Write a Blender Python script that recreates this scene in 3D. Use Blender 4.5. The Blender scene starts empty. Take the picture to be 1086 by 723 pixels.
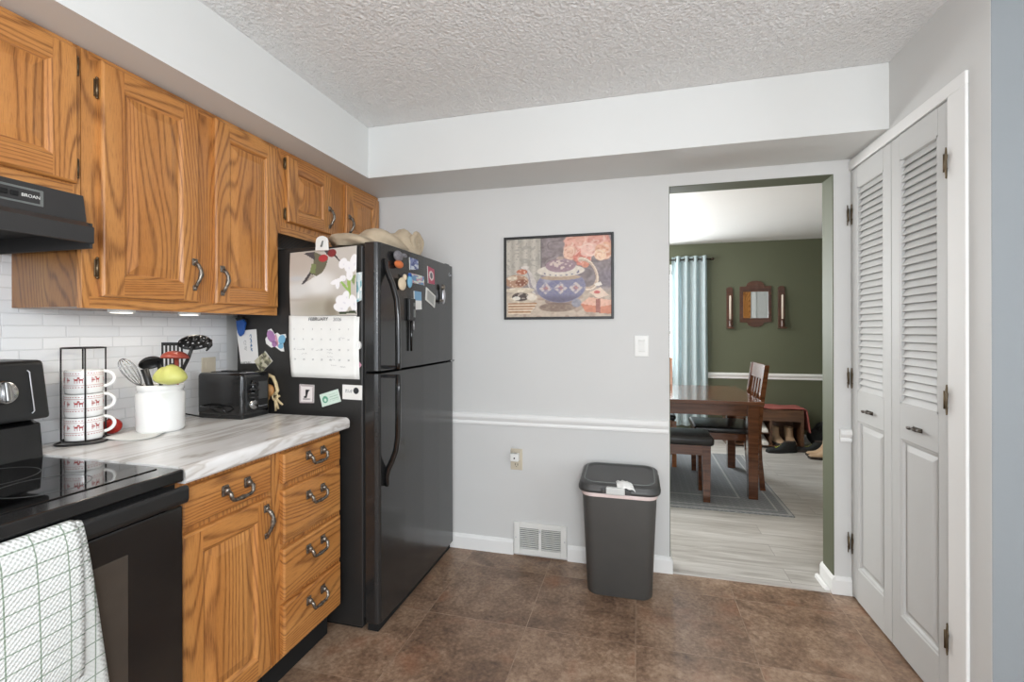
import bpy, bmesh, math, random
import numpy as np
from mathutils import Vector, Matrix
random.seed(4)
PI = math.pi
SC = bpy.context.scene
COL = SC.collection

# ------------------------------------------------------------------ camera
cd = bpy.data.cameras.new('camera'); cam = bpy.data.objects.new('camera', cd); COL.objects.link(cam)
cd.sensor_width = 36; cd.sensor_fit = 'HORIZONTAL'
cd.lens = 499.95/1086*36
cd.shift_y = -11.55/1086
cd.clip_start = 0.02
YAW, ROL = -.2573, -.0024
fw = Vector((math.sin(YAW), math.cos(YAW), 0)); ri0 = Vector((math.cos(YAW), -math.sin(YAW), 0)); up0 = Vector((0, 0, 1))
ri = ri0*math.cos(ROL)+up0*math.sin(ROL); up = -ri0*math.sin(ROL)+up0*math.cos(ROL)
M = Matrix((ri, up, -fw)).transposed().to_4x4(); M.translation = (0, 0, 1.299)
cam.matrix_world = M
SC.camera = cam

# ------------------------------------------------------------------ light
w = bpy.data.worlds.new('world'); SC.world = w; w.use_nodes = True
w.node_tree.nodes['Background'].inputs[0].default_value = (.80, .90, 1, 1)
w.node_tree.nodes['Background'].inputs[1].default_value = 1.0
SC.view_settings.view_transform = 'Standard'; SC.view_settings.look = 'None'
SC.view_settings.gamma = 1; SC.view_settings.use_curve_mapping = False
SC.view_settings.exposure = 0.5
def area(name, loc, rot, sx, sy, power, col=(1, 1, 1)):
    l = bpy.data.lights.new(name, 'AREA'); l.shape = 'RECTANGLE'; l.size = sx; l.size_y = sy; l.energy = power; l.color = col
    o = bpy.data.objects.new(name, l); COL.objects.link(o); o.location = loc; o.rotation_euler = rot
    return o
area('daylight_rear_window', (.3, -2.42, 1.45), (PI/2, 0, 0), 2.6, 1.7, 34, (.89, .945, 1))
area('side_fill_light', (3.12, -.4, 1.45), (PI/2, 0, PI/2), 2.2, 1.6, 24, (.88, .94, 1))  # added unseen area light on the right, for left cabinets and ceiling
pl_ = bpy.data.lights.new('ceiling_fill_light', 'POINT'); pl_.energy = 66; pl_.shadow_soft_size = .25; pl_.color = (.96, .98, 1)
po_ = bpy.data.objects.new('ceiling_fill_light', pl_); COL.objects.link(po_); po_.location = (.25, -.55, 1.62)  # unseen point light added behind the camera to brighten the ceiling
pl_ = bpy.data.lights.new('dining_fill_light', 'POINT'); pl_.energy = 38; pl_.shadow_soft_size = .2; pl_.color = (1, .98, .95)
po_ = bpy.data.objects.new('dining_fill_light', pl_); COL.objects.link(po_); po_.location = (-.5, 4.3, 1.75)  # unseen point light added to light the dining room, no fixture modelled
area('daylight_dining_window', (-.1, 5.97, 1.55), (-PI/2, 0, 0), 1.0, 1.1, 26, (.94, .975, 1))
area('dining_side_fill', (-1.9, 4.4, 1.5), (PI/2, 0, -PI/2), 1.6, 1.3, 40, (.95, .98, 1))  # added area light in front of a closed wall, fills from the left

# ------------------------------------------------------------------ materials
def lin(c):
    c = c/255
    return c/12.92 if c <= .04045 else ((c+.055)/1.055)**2.4
def rgb(r, g, b): return (lin(r), lin(g), lin(b), 1)
class NT:
    def __init__(s, name, rough=.5, metal=0, spec=.5):
        s.m = bpy.data.materials.new(name); s.m.use_nodes = True; s.t = s.m.node_tree
        s.b = s.t.nodes['Principled BSDF']; s.b.inputs['Roughness'].default_value = rough
        s.b.inputs['Metallic'].default_value = metal; s.b.inputs['Specular IOR Level'].default_value = spec
    def n(s, typ, **kw):
        x = s.t.nodes.new(typ)
        for k, v in kw.items():
            if k.startswith('i_'):
                k = k[2:]; k = int(k) if k.isdigit() else k.replace('_', ' ')
                s.set(x.inputs[k], v)
            else: setattr(x, k, v)
        return x
    def set(s, inp, v):
        if isinstance(v, bpy.types.NodeSocket): s.t.links.new(v, inp)
        else: inp.default_value = v
    def obj(s): return s.n('ShaderNodeTexCoord').outputs['Object']
    def map(s, v, sc=(1, 1, 1), loc=(0, 0, 0), rot=(0, 0, 0)):
        x = s.n('ShaderNodeMapping'); s.set(x.inputs[0], v); x.inputs['Scale'].default_value = sc; x.inputs['Location'].default_value = loc; x.inputs['Rotation'].default_value = rot
        return x.outputs[0]
    def noise(s, v, scale, det=3, rough=.5, dist=0):
        x = s.n('ShaderNodeTexNoise'); s.set(x.inputs['Vector'], v); x.inputs['Scale'].default_value = scale; x.inputs['Detail'].default_value = det; x.inputs['Roughness'].default_value = rough; x.inputs['Distortion'].default_value = dist
        return x.outputs[0]
    def ramp(s, f, stops, interp='LINEAR'):
        x = s.n('ShaderNodeValToRGB'); s.set(x.inputs[0], f); cr = x.color_ramp; cr.interpolation = interp
        while len(cr.elements) < len(stops): cr.elements.new(.5)
        for e, (p, c) in zip(cr.elements, stops): e.position = p; e.color = c if len(c) == 4 else (*c, 1)
        return x.outputs[0]
    def math(s, op, a, b=0, c=0):
        x = s.n('ShaderNodeMath', operation=op); s.set(x.inputs[0], a); s.set(x.inputs[1], b); s.set(x.inputs[2], c)
        return x.outputs[0]
    def mix(s, f, a, b, mode='MIX'):
        x = s.n('ShaderNodeMix', data_type='RGBA', blend_type=mode); s.set(x.inputs[0], f); s.set(x.inputs[6], a); s.set(x.inputs[7], b)
        return x.outputs[2]
    def color(s, v): s.set(s.b.inputs['Base Color'], v)
    def bump(s, h, strength=.3, dist=.01):
        x = s.n('ShaderNodeBump'); s.set(x.inputs['Height'], h); x.inputs['Strength'].default_value = strength; x.inputs['Distance'].default_value = dist
        s.set(s.b.inputs['Normal'], x.outputs[0])
def simple(name, c, rough=.5, metal=0, spec=.5, var=.06, nscale=18, bump=0, bscale=80, coat=0):
    t = NT(name, rough, metal, spec); v = t.obj()
    c2 = tuple(min(1, x*(1+var)) for x in c[:3])+(1,); c1 = tuple(x*(1-var) for x in c[:3])+(1,)
    t.color(t.ramp(t.noise(v, nscale, 3), [(.3, c1), (.7, c2)]))
    if bump: t.bump(t.noise(v, bscale, 3), bump, .004)
    if coat: t.b.inputs['Coat Weight'].default_value = coat; t.b.inputs['Coat Roughness'].default_value = .08
    return t.m
def oak(name, horiz=False, tone=1.0):
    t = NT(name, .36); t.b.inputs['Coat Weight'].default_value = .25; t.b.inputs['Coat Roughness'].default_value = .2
    s = t.n('ShaderNodeSeparateXYZ'); t.set(s.inputs[0], t.obj())
    u = t.math('ADD', s.outputs[1], t.math('MULTIPLY', s.outputs[0], .83)); wz = s.outputs[2]
    if horiz: u, wz = t.math('ADD', wz, t.math('MULTIPLY', s.outputs[0], .6)), s.outputs[1]
    def vec(su, sw):
        c = t.n('ShaderNodeCombineXYZ'); t.set(c.inputs[0], t.math('MULTIPLY', u, su)); t.set(c.inputs[1], t.math('MULTIPLY', wz, sw)); return c.outputs[0]
    big = t.noise(vec(4.6, .85), 1.0, 1.5, .4)
    fine = t.noise(vec(30, 4), 1.0, 2, .5)
    ph = t.math('ADD', t.math('ADD', t.math('MULTIPLY', u, 280), t.math('MULTIPLY', big, 150)), t.math('MULTIPLY', fine, 2.2))
    wv = t.math('ADD', t.math('MULTIPLY', t.math('SINE', ph), .5), .5)
    wv = t.math('POWER', wv, 3.4)
    pores = t.noise(vec(620, 22), 1.0, 3, .65)
    dash = t.ramp(t.noise(vec(420, 16), 1.0, 2, .6), [(.36, (.35, .35, .35)), (.6, (1, 1, 1))])
    tone_n = t.noise(vec(9, .8), 1.0, 2)
    k = tone
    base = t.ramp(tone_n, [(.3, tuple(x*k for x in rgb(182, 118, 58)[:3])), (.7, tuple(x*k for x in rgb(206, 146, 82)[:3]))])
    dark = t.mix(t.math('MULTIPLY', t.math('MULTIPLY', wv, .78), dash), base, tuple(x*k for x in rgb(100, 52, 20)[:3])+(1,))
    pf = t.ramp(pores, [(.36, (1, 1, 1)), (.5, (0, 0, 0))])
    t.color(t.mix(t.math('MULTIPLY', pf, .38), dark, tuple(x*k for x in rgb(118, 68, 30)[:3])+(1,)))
    t.bump(pores, .08, .002)
    return t.m
def darkwood(name, a, b, rough=.3):
    t = NT(name, rough); v = t.obj()
    n = t.noise(t.map(v, (1.2, 14, 14)), 2.2, 4, .6, .6)
    t.color(t.ramp(n, [(.3, a), (.7, b)])); t.b.inputs['Coat Weight'].default_value = .7; t.b.inputs['Coat Roughness'].default_value = .12
    return t.m
def paint(name, c, bump=.05):
    t = NT(name, .6, 0, .35); v = t.obj()
    c1 = tuple(x*.985 for x in c[:3])+(1,)
    t.color(t.ramp(t.noise(v, 2.5, 3), [(.35, c1), (.65, c)])); t.bump(t.noise(v, 160, 2), bump, .003)
    return t.m
def m_ceiling():
    t = NT('textured_ceiling_white', .9, 0, .1); v = t.obj()
    n1 = t.noise(v, 34, 5, .66, 1.5)
    vo = t.n('ShaderNodeTexVoronoi', feature='F1'); t.set(vo.inputs['Vector'], v); vo.inputs['Scale'].default_value = 74
    h = t.math('ADD', t.math('MULTIPLY', n1, 1.2), t.math('MULTIPLY', vo.outputs[0], .5))
    t.color(rgb(247, 247, 246)); t.bump(h, .7, .02)
    return t.m
def m_floor():
    t = NT('brown_stone_vinyl_tile', .34, 0, .45); v = t.obj()
    br = t.n('ShaderNodeTexBrick', offset=0, squash=1); t.set(br.inputs['Vector'], t.map(v, loc=(.005, -.62, 0)))
    for k, x in (('Color1', (0, 0, 0, 1)), ('Color2', (1, 1, 1, 1)), ('Mortar', (.5, .5, .5, 1)), ('Scale', 1), ('Mortar Size', .0022), ('Mortar Smooth', .3), ('Brick Width', .463), ('Row Height', .463)): br.inputs[k].default_value = x
    per = t.n('ShaderNodeVectorMath', operation='SCALE'); t.set(per.inputs[0], br.outputs[0]); per.inputs[3].default_value = 7.3
    vv = t.n('ShaderNodeVectorMath', operation='ADD'); t.set(vv.inputs[0], v); t.set(vv.inputs[1], per.outputs[0]); vv = vv.outputs[0]
    a = t.noise(vv, 3.2, 6, .62, .8); b = t.noise(vv, 11, 6, .68, .5); c = t.noise(vv, 60, 4, .65)
    f = t.math('ADD', t.math('ADD', t.math('MULTIPLY', a, .44), t.math('MULTIPLY', b, .28)), t.math('MULTIPLY', c, .32))
    f = t.math('ADD', f, t.math('MULTIPLY', t.math('SUBTRACT', br.outputs[0], .5), .06))
    col = t.ramp(f, [(.38, rgb(88, 68, 55)), (.48, rgb(124, 99, 80)), (.56, rgb(150, 124, 102)), (.66, rgb(178, 154, 132))])
    red = t.ramp(t.noise(vv, 5.5, 3), [(.56, (0, 0, 0)), (.74, (1, 1, 1))])
    col = t.mix(t.math('MULTIPLY', red, .5), col, rgb(138, 88, 62))
    col = t.mix(t.math('MULTIPLY', br.outputs[1], .22), col, rgb(180, 160, 140)); t.color(col)
    t.set(t.b.inputs['Roughness'], t.math('ADD', t.math('MULTIPLY', b, .22), .24))
    t.bump(t.math('SUBTRACT', b, t.math('MULTIPLY', br.outputs[1], .8)), .10, .004)
    return t.m
def m_plank():
    t = NT('grey_wood_plank_floor', .38, 0, .4); v = t.obj()
    br = t.n('ShaderNodeTexBrick', offset=.37); t.set(br.inputs['Vector'], v)
    for k, x in (('Color1', (0, 0, 0, 1)), ('Color2', (1, 1, 1, 1)), ('Mortar', (.4, .4, .4, 1)), ('Scale', 1), ('Mortar Size', .0016), ('Brick Width', 1.22), ('Row Height', .15)): br.inputs[k].default_value = x
    per = t.n('ShaderNodeVectorMath', operation='SCALE'); t.set(per.inputs[0], br.outputs[0]); per.inputs[3].default_value = 5
    vv = t.n('ShaderNodeVectorMath', operation='ADD'); t.set(vv.inputs[0], v); t.set(vv.inputs[1], per.outputs[0])
    n = t.noise(t.map(vv.outputs[0], (1.5, 16, 1)), 1.6, 6, .6, .7)
    f = t.math('ADD', n, t.math('MULTIPLY', t.math('SUBTRACT', br.outputs[0], .5), .14))
    col = t.ramp(f, [(.28, rgb(164, 159, 152)), (.5, rgb(190, 186, 180)), (.72, rgb(208, 205, 200))])
    t.color(t.mix(t.math('MULTIPLY', br.outputs[1], .5), col, rgb(110, 104, 98)))
    return t.m
def m_tile():
    t = NT('white_embossed_wall_tile', .22, 0, .5)
    s = t.n('ShaderNodeSeparateXYZ'); t.set(s.inputs[0], t.obj()); c = t.n('ShaderNodeCombineXYZ'); t.set(c.inputs[0], s.outputs[1]); t.set(c.inputs[1], s.outputs[2]); v = c.outputs[0]
    def brick(w, h, off, loc):
        br = t.n('ShaderNodeTexBrick', offset=off, offset_frequency=2, squash=1.6, squash_frequency=3); t.set(br.inputs['Vector'], t.map(v, loc=loc))
        for k, x in (('Color1', (0, 0, 0, 1)), ('Color2', (1, 1, 1, 1)), ('Mortar', (.5, .5, .5, 1)), ('Scale', 1), ('Mortar Size', .0022), ('Mortar Smooth', .6), ('Brick Width', w), ('Row Height', h)): br.inputs[k].default_value = x
        return br
    b = brick(.105, .0385, .42, (.02, -.932, 0))
    t.color(t.mix(t.math('MULTIPLY', b.outputs[1], .35), t.ramp(b.outputs[0], [(0, rgb(226, 228, 230)), (1, rgb(238, 239, 240))]), rgb(196, 198, 200)))
    h = t.math('ADD', t.math('SUBTRACT', 1, b.outputs[1]), t.math('MULTIPLY', t.noise(v, 24, 2), .5))
    t.bump(h, .5, .004)
    return t.m
def m_marble():
    t = NT('white_marble_laminate', .22, 0, .5); v = t.obj()
    n = t.noise(t.map(v, (4.6, .9, 4), rot=(0, 0, .14)), 1.1, 4, .6, 1.0)
    vein = t.ramp(n, [(.36, rgb(238, 237, 235)), (.44, rgb(226, 224, 221)), (.485, rgb(192, 185, 177)), (.51, rgb(226, 224, 221)), (.60, rgb(240, 239, 238)), (.66, rgb(204, 199, 194)), (.70, rgb(236, 235, 233))])
    soft = t.noise(t.map(v, (7, 1.2, 3)), 1.2, 3)
    t.color(t.mix(t.math('MULTIPLY', soft, .25), vein, rgb(212, 212, 212)))
    return t.m
def m_attr(name, rough=.5):
    t = NT(name, rough); a = t.n('ShaderNodeAttribute', attribute_name='Col'); t.color(a.outputs[0]); return t.m
def m_emit(name, c, st):
    t = NT(name); t.color(c); t.b.inputs['Emission Color'].default_value = c; t.b.inputs['Emission Strength'].default_value = st; return t.m
def m_glass(name, tint=(1, 1, 1, 1), rough=0.0):
    t = NT(name, rough); t.color(tint); t.b.inputs['Transmission Weight'].default_value = 1; t.b.inputs['IOR'].default_value = 1.02; return t.m
def m_towel():
    t = NT('white_waffle_towel', .95, 0, .1)
    s = t.n('ShaderNodeSeparateXYZ'); t.set(s.inputs[0], t.n('ShaderNodeTexCoord').outputs['UV'])
    def lines(x, pitch, wd):
        f = t.math('FRACT', t.math('DIVIDE', x, pitch)); return t.math('LESS_THAN', t.math('ABSOLUTE', t.math('SUBTRACT', f, .5)), wd/pitch)
    g = t.math('MAXIMUM', lines(s.outputs[0], .052, .0013), lines(s.outputs[1], .036, .0013))
    wv = t.math('MULTIPLY', t.math('SINE', t.math('MULTIPLY', s.outputs[0], 620)), t.math('SINE', t.math('MULTIPLY', s.outputs[1], 620)))
    t.color(t.mix(t.math('MULTIPLY', g, .8), rgb(216, 219, 216), rgb(112, 132, 110))); t.bump(wv, .45, .003)
    return t.m
def m_rug():
    t = NT('grey_woven_rug', .95, 0, .1); v = t.obj()
    s = t.n('ShaderNodeSeparateXYZ'); t.set(s.inputs[0], v)
    def per(x, p): return t.math('ABSOLUTE', t.math('SUBTRACT', t.math('FRACT', t.math('DIVIDE', x, p)), .5))
    d = t.math('ADD', per(s.outputs[0], .11), per(s.outputs[1], .075))
    z = t.math('GREATER_THAN', t.math('ABSOLUTE', t.math('SUBTRACT', t.math('FRACT', t.math('MULTIPLY', d, 3)), .5)), .27)
    col = t.mix(t.math('MULTIPLY', z, .5), rgb(132, 134, 136), rgb(176, 178, 179))
    ed = t.math('MINIMUM', t.math('SUBTRACT', 1.06, s.outputs[0]), t.math('SUBTRACT', s.outputs[1], 3.64))
    b1 = t.math('LESS_THAN', t.math('ABSOLUTE', t.math('SUBTRACT', ed, .30)), .008); b2 = t.math('LESS_THAN', t.math('ABSOLUTE', t.math('SUBTRACT', ed, .02)), .01); b3 = t.math('LESS_THAN', t.math('ABSOLUTE', t.math('SUBTRACT', ed, .09)), .006)
    bb = t.math('MAXIMUM', b1, t.math('MAXIMUM', b2, b3))
    col = t.mix(t.math('MULTIPLY', bb, .7), col, rgb(200, 199, 196)); n = t.noise(v, 9, 4)
    t.color(t.mix(t.math('MULTIPLY', n, .4), col, rgb(118, 122, 126))); t.bump(t.noise(v, 220, 2), .5, .004)
    return t.m

MT = dict(
 wall=paint('pale_grey_wall_paint', rgb(214, 214, 212)), soffit=paint('white_soffit_paint', rgb(222, 223, 221)),
 green=paint('olive_green_wall_paint', rgb(98, 102, 82)), trim=paint('white_gloss_trim_paint', rgb(238, 238, 236), .02),
 flatceil=paint('flat_white_ceiling_paint', rgb(232, 231, 228)),
 shadewall=paint('wall_paint_with_shade', rgb(136, 141, 144)),  # low light on this wall is put into its darker, bluer base colour
 door=paint('light_grey_door_paint', rgb(200, 200, 198), .02), ceil=m_ceiling(), floor=m_floor(), plank=m_plank(), tile=m_tile(), marble=m_marble(),
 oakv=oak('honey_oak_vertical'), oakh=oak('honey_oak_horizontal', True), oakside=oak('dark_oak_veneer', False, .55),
 pewter=simple('antique_pewter', rgb(128, 121, 112), .33, .85, var=.55, nscale=110), darkbronze=simple('dark_bronze', rgb(74, 66, 58), .5, .7, var=.4, nscale=120), brasshinge=simple('aged_brass', rgb(110, 96, 76), .4, .9, var=.2),
 black=simple('gloss_black_enamel', rgb(20, 20, 21), .16, var=.1, coat=.4), blackm=simple('satin_black_plastic', rgb(30, 30, 30), .42),
 blackglass=simple('black_ceramic_glass', rgb(12, 12, 13), .04, spec=.8, var=.05), matteblack=simple('matte_black_interior', rgb(12, 12, 12), .8),
 fridge=simple('black_textured_steel', rgb(38, 37, 36), .42, bump=.12, bscale=420, var=.04), fridgedoor=simple('black_satin_fridge_door', rgb(36, 36, 36), .2, bump=.05, bscale=500, var=.03, coat=.25),
 hood=simple('charcoal_hood_enamel', rgb(50, 49, 49), .38), greyplate=simple('grey_control_plate', rgb(120, 124, 122), .4, .3), white=simple('white_plastic', rgb(232, 232, 228), .35, var=.02),
 ceramic=simple('white_glazed_ceramic', rgb(238, 238, 236), .14, var=.01, coat=.3), paper=simple('white_paper', rgb(234, 234, 230), .8, var=.02), ivory=simple('ivory_plastic', rgb(206, 196, 176), .4, var=.02),
 red=simple('red_glaze', rgb(178, 44, 34), .25), redmark=simple('red_print', rgb(172, 66, 66), .4), wire=simple('black_wire', rgb(38, 36, 36), .4, .4), steel=simple('brushed_steel', rgb(170, 170, 170), .25, 1, var=.1),
 terracotta=simple('brick_red_silicone', rgb(150, 66, 52), .4), lime=simple('lime_green_silicone', rgb(198, 198, 112), .45, var=.08), glassdoor=simple('dark_oven_glass', rgb(66, 60, 54), .06, spec=.7),
 grey=simple('grey_plastic_bin', rgb(76, 75, 73), .45, bump=.1, bscale=300, var=.03), lid=simple('dark_grey_plastic_lid', rgb(68, 68, 67), .4, var=.03), pink=simple('pale_pink_liner', rgb(232, 212, 208), .5), lightgrey=simple('light_grey_plastic', rgb(206, 207, 204), .4),
 linen=simple('beige_linen', rgb(186, 170, 146), .9, var=.15, nscale=14, bump=.4, bscale=60), rope=simple('tan_rope', rgb(216, 194, 150), .9, var=.12, nscale=60), tan=simple('tan_wood_bead', rgb(188, 136, 82), .5, var=.2, nscale=40),
 cherry=darkwood('dark_cherry_wood', rgb(64, 36, 22), rgb(108, 66, 42), .2), amber=darkwood('amber_wood', rgb(140, 84, 44), rgb(176, 112, 62)), walnut=darkwood('walnut_brown_wood', rgb(62, 36, 25), rgb(94, 58, 41), .45), rack=darkwood('worn_brown_wood', rgb(66, 42, 26), rgb(110, 74, 48), .6),
 leather=simple('black_leather', rgb(30, 29, 29), .3, bump=.25, bscale=140, var=.1), rug=m_rug(), towel=m_towel(),
 blanket=simple('dusty_red_blanket', rgb(158, 88, 80), .95, bump=.5, bscale=90), mirror=simple('mirror_silver', rgb(225, 228, 228), .02, 1, var=0), candle=simple('ivory_candle_wax', rgb(232, 216, 200), .5, var=.03),
 shoewhite=simple('white_shoe_leather', rgb(222, 220, 212), .6, var=.06), shoeblack=simple('black_mesh_fabric', rgb(28, 30, 30), .8, var=.3, nscale=70), neon=simple('neon_yellow_rubber', rgb(206, 216, 60), .6), bootTan=simple('tan_suede', rgb(188, 160, 130), .9, var=.1), sole=simple('dark_sole_rubber', rgb(58, 50, 44), .8),
 print=m_attr('printed_picture', .45), printpaper=m_attr('printed_glossy_page', .3), ink=simple('grey_ink', rgb(140, 140, 144), .7), inkblack=simple('black_ink', rgb(30, 30, 34), .6),
 blue=simple('blue_plastic', rgb(32, 84, 160), .35), led=m_emit('warm_led_lens', (1, .93, .82, 1), 2.0), windowlight=m_emit('bright_window_sky', (.86, .94, 1, 1), 2.6), glass=m_glass('clear_glass'), orange=simple('orange_fabric', rgb(206, 112, 62), .8), greyfur=simple('grey_fabric', rgb(120, 118, 122), .9, var=.2, nscale=60), cream=simple('cream_resin', rgb(222, 204, 176), .6),
 silver=simple('silver_print', rgb(200, 200, 204), .3, .8), rail=simple('bronze_rod', rgb(64, 54, 44), .4, .7),
 greyvent=simple('dark_grey_duct', rgb(70, 70, 69), .8),
)
def m_curtain():
    t = NT('pale_aqua_sheer_curtain', .9, 0, .1); v = t.obj()
    t.color(t.ramp(t.noise(v, 60, 2), [(.3, rgb(214, 224, 226)), (.7, rgb(224, 233, 235))]))
    tr = t.n('ShaderNodeBsdfTranslucent'); tr.inputs[0].default_value = rgb(226, 240, 243)
    mx = t.n('ShaderNodeMixShader'); mx.inputs[0].default_value = .5
    t.t.links.new(t.b.outputs[0], mx.inputs[1]); t.t.links.new(tr.outputs[0], mx.inputs[2])
    t.t.links.new(mx.outputs[0], t.t.nodes['Material Output'].inputs[0])
    return t.m
MT['curtain'] = m_curtain()

# ------------------------------------------------------------------ helpers
class MB:
    def __init__(s): s.v = []; s.f = []; s.mi = []; s.sm = []; s.uv = None
    def add(s, vs, fs, m=0, smooth=False):
        o = len(s.v); s.v += [Vector(v) for v in vs]
        for f in fs: s.f.append([o+i for i in f]); s.mi.append(m); s.sm.append(smooth)
        return s
    def bm(s, b, m=0, smooth=False, mat=None):
        b.verts.index_update()
        vs = [(mat @ v.co) if mat else v.co.copy() for v in b.verts]
        s.add(vs, [[v.index for v in f.verts] for f in b.faces], m, smooth); b.free(); return s
    def box(s, a, b, bev=0, seg=2, m=0, mat=None, smooth=False):
        a, b = [min(x, y) for x, y in zip(a, b)], [max(x, y) for x, y in zip(a, b)]
        B = bmesh.new(); bmesh.ops.create_cube(B, size=1)
        for v in B.verts: v.co = Vector([a[i]+(v.co[i]+.5)*(b[i]-a[i]) for i in range(3)])
        if bev: bmesh.ops.bevel(B, geom=B.edges[:]+B.verts[:], offset=bev, segments=seg, affect='EDGES', profile=.5)
        return s.bm(B, m, smooth, mat)
    def lathe(s, prof, c=(0, 0, 0), n=32, m=0, axis='z', smooth=True, sy=1, mat=None):
        vs = []; fs = []
        for r, z in prof:
            for k in range(n):
                a = 2*PI*k/n; x, y = r*math.cos(a), r*math.sin(a)*sy
                p = {'z': (x, y, z), 'x': (z, x, y), 'y': (x, z, -y)}[axis]
                p = Vector(p)+Vector(c); vs.append(mat @ p if mat else p)
        for i in range(len(prof)-1):
            for k in range(n): fs.append([i*n+k, i*n+(k+1) % n, (i+1)*n+(k+1) % n, (i+1)*n+k])
        s.add(vs, fs, m, smooth)
        for i, rev in ((0, True), (len(prof)-1, False)):
            if prof[i][0] > 1e-5: s.add(vs[i*n:(i+1)*n], [list(range(n))[::-1] if rev else list(range(n))], m)
        return s
    def cyl(s, p, q, r, n=20, m=0, r2=None):
        return s.tube([p, q], r, n, m, radii=[r, r if r2 is None else r2])
    def tube(s, pts, r, n=10, m=0, radii=None, closed=False, smooth=True, flat=1):
        pts = [Vector(p) for p in pts]; N = len(pts); vs = []
        t0 = (pts[1]-pts[0]).normalized(); nrm = t0.orthogonal().normalized()
        for i in range(N):
            if closed: t = (pts[(i+1) % N]-pts[i-1]).normalized()
            else: t = (pts[min(i+1, N-1)]-pts[max(i-1, 0)]).normalized()
            nrm = (nrm-t*nrm.dot(t)); nrm = nrm.normalized() if nrm.length > 1e-6 else t.orthogonal().normalized()
            b = t.cross(nrm); rr = radii[i] if radii else r
            for k in range(n):
                a = 2*PI*k/n; vs.append(pts[i]+nrm*rr*math.cos(a)+b*rr*math.sin(a)*flat)
        fs = []
        for i in range(N if closed else N-1):
            j = (i+1) % N
            for k in range(n): fs.append([i*n+k, i*n+(k+1) % n, j*n+(k+1) % n, j*n+k])
        if not closed: fs += [list(range(n))[::-1], list(range((N-1)*n, N*n))]
        return s.add(vs, fs, m, smooth)
    def sphere(s, c, r, m=0, n=20, mat=None):
        B = bmesh.new(); bmesh.ops.create_uvsphere(B, u_segments=n, v_segments=max(8, n//2), radius=1)
        r = (r, r, r) if not hasattr(r, '__len__') else r
        for v in B.verts: v.co = Vector((v.co.x*r[0], v.co.y*r[1], v.co.z*r[2]))
        if mat:
            for v in B.verts: v.co = mat @ v.co
        for v in B.verts: v.co += Vector(c)
        return s.bm(B, m, True)
    def prism(s, poly, axis, a, b, m=0, bev=0):
        # extrude polygon (2D) along axis from a to b. axis 'x': (y,z); 'y': (x,z); 'z': (x,y)
        def P(p, t): return {'x': (t, p[0], p[1]), 'y': (p[0], t, p[1]), 'z': (p[0], p[1], t)}[axis]
        B = bmesh.new(); n = len(poly)
        v0 = [B.verts.new(P(p, a)) for p in poly]; v1 = [B.verts.new(P(p, b)) for p in poly]
        B.faces.new(v0[::-1]); B.faces.new(v1)
        for i in range(n): B.faces.new([v0[i], v0[(i+1) % n], v1[(i+1) % n], v1[i]])
        bmesh.ops.recalc_face_normals(B, faces=B.faces[:])
        if bev: bmesh.ops.bevel(B, geom=B.edges[:], offset=bev, segments=2, affect='EDGES', profile=.5)
        return s.bm(B, m)
    def grid(s, fn, nu, nv, m=0, smooth=True, thick=0):
        vs = [Vector(fn(i/nu, j/nv)) for j in range(nv+1) for i in range(nu+1)]
        fs = [[j*(nu+1)+i, j*(nu+1)+i+1, (j+1)*(nu+1)+i+1, (j+1)*(nu+1)+i] for j in range(nv) for i in range(nu)]
        return s.add(vs, fs, m, smooth)
    def build(s, name, mats, parent=None, world=True, recalc=True):
        if not isinstance(mats, (list, tuple)): mats = [mats]
        off = Vector((0, 0, 0))
        if parent is not None and world:
            p = parent
            while p is not None: off += p.location; p = p.parent
        me = bpy.data.meshes.new(name); me.from_pydata([v-off for v in s.v], [], s.f)
        for m in mats: me.materials.append(m)
        me.polygons.foreach_set('material_index', s.mi); me.polygons.foreach_set('use_smooth', s.sm)
        if recalc:
            B = bmesh.new(); B.from_mesh(me); bmesh.ops.recalc_face_normals(B, faces=B.faces[:]); B.to_mesh(me); B.free()
        if s.uv:
            ul = me.uv_layers.new(name='UVMap')
            for l in me.loops: ul.data[l.index].uv = s.uv[l.vertex_index]
        me.update()
        o = bpy.data.objects.new(name, me); COL.objects.link(o)
        if parent is not None: o.parent = parent
        return o
def tag(o, label=None, cat=None, group=None, kind=None):
    if label: o['label'] = label
    if cat: o['category'] = cat
    if group: o['group'] = group
    if kind: o['kind'] = kind
    return o
def thing(name, label, cat, loc=(0, 0, 0), group=None, rz=0):
    o = bpy.data.objects.new(name, None); COL.objects.link(o); o.location = loc; o.rotation_euler = (0, 0, rz); o.empty_display_size = .05
    return tag(o, label, cat, group)
def struct(name, mb, mats, parent=None):
    o = mb.build(name, mats, parent)
    if parent is None: o['kind'] = 'structure'
    return o
def copy_tree(o, parent=None):
    c = o.copy(); COL.objects.link(c)
    if parent is not None: c.parent = parent
    for ch in list(o.children): copy_tree(ch, c)
    return c
def modifier_solid(o, th, off=0):
    md = o.modifiers.new('solid', 'SOLIDIFY'); md.thickness = th; md.offset = off; return o
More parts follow.
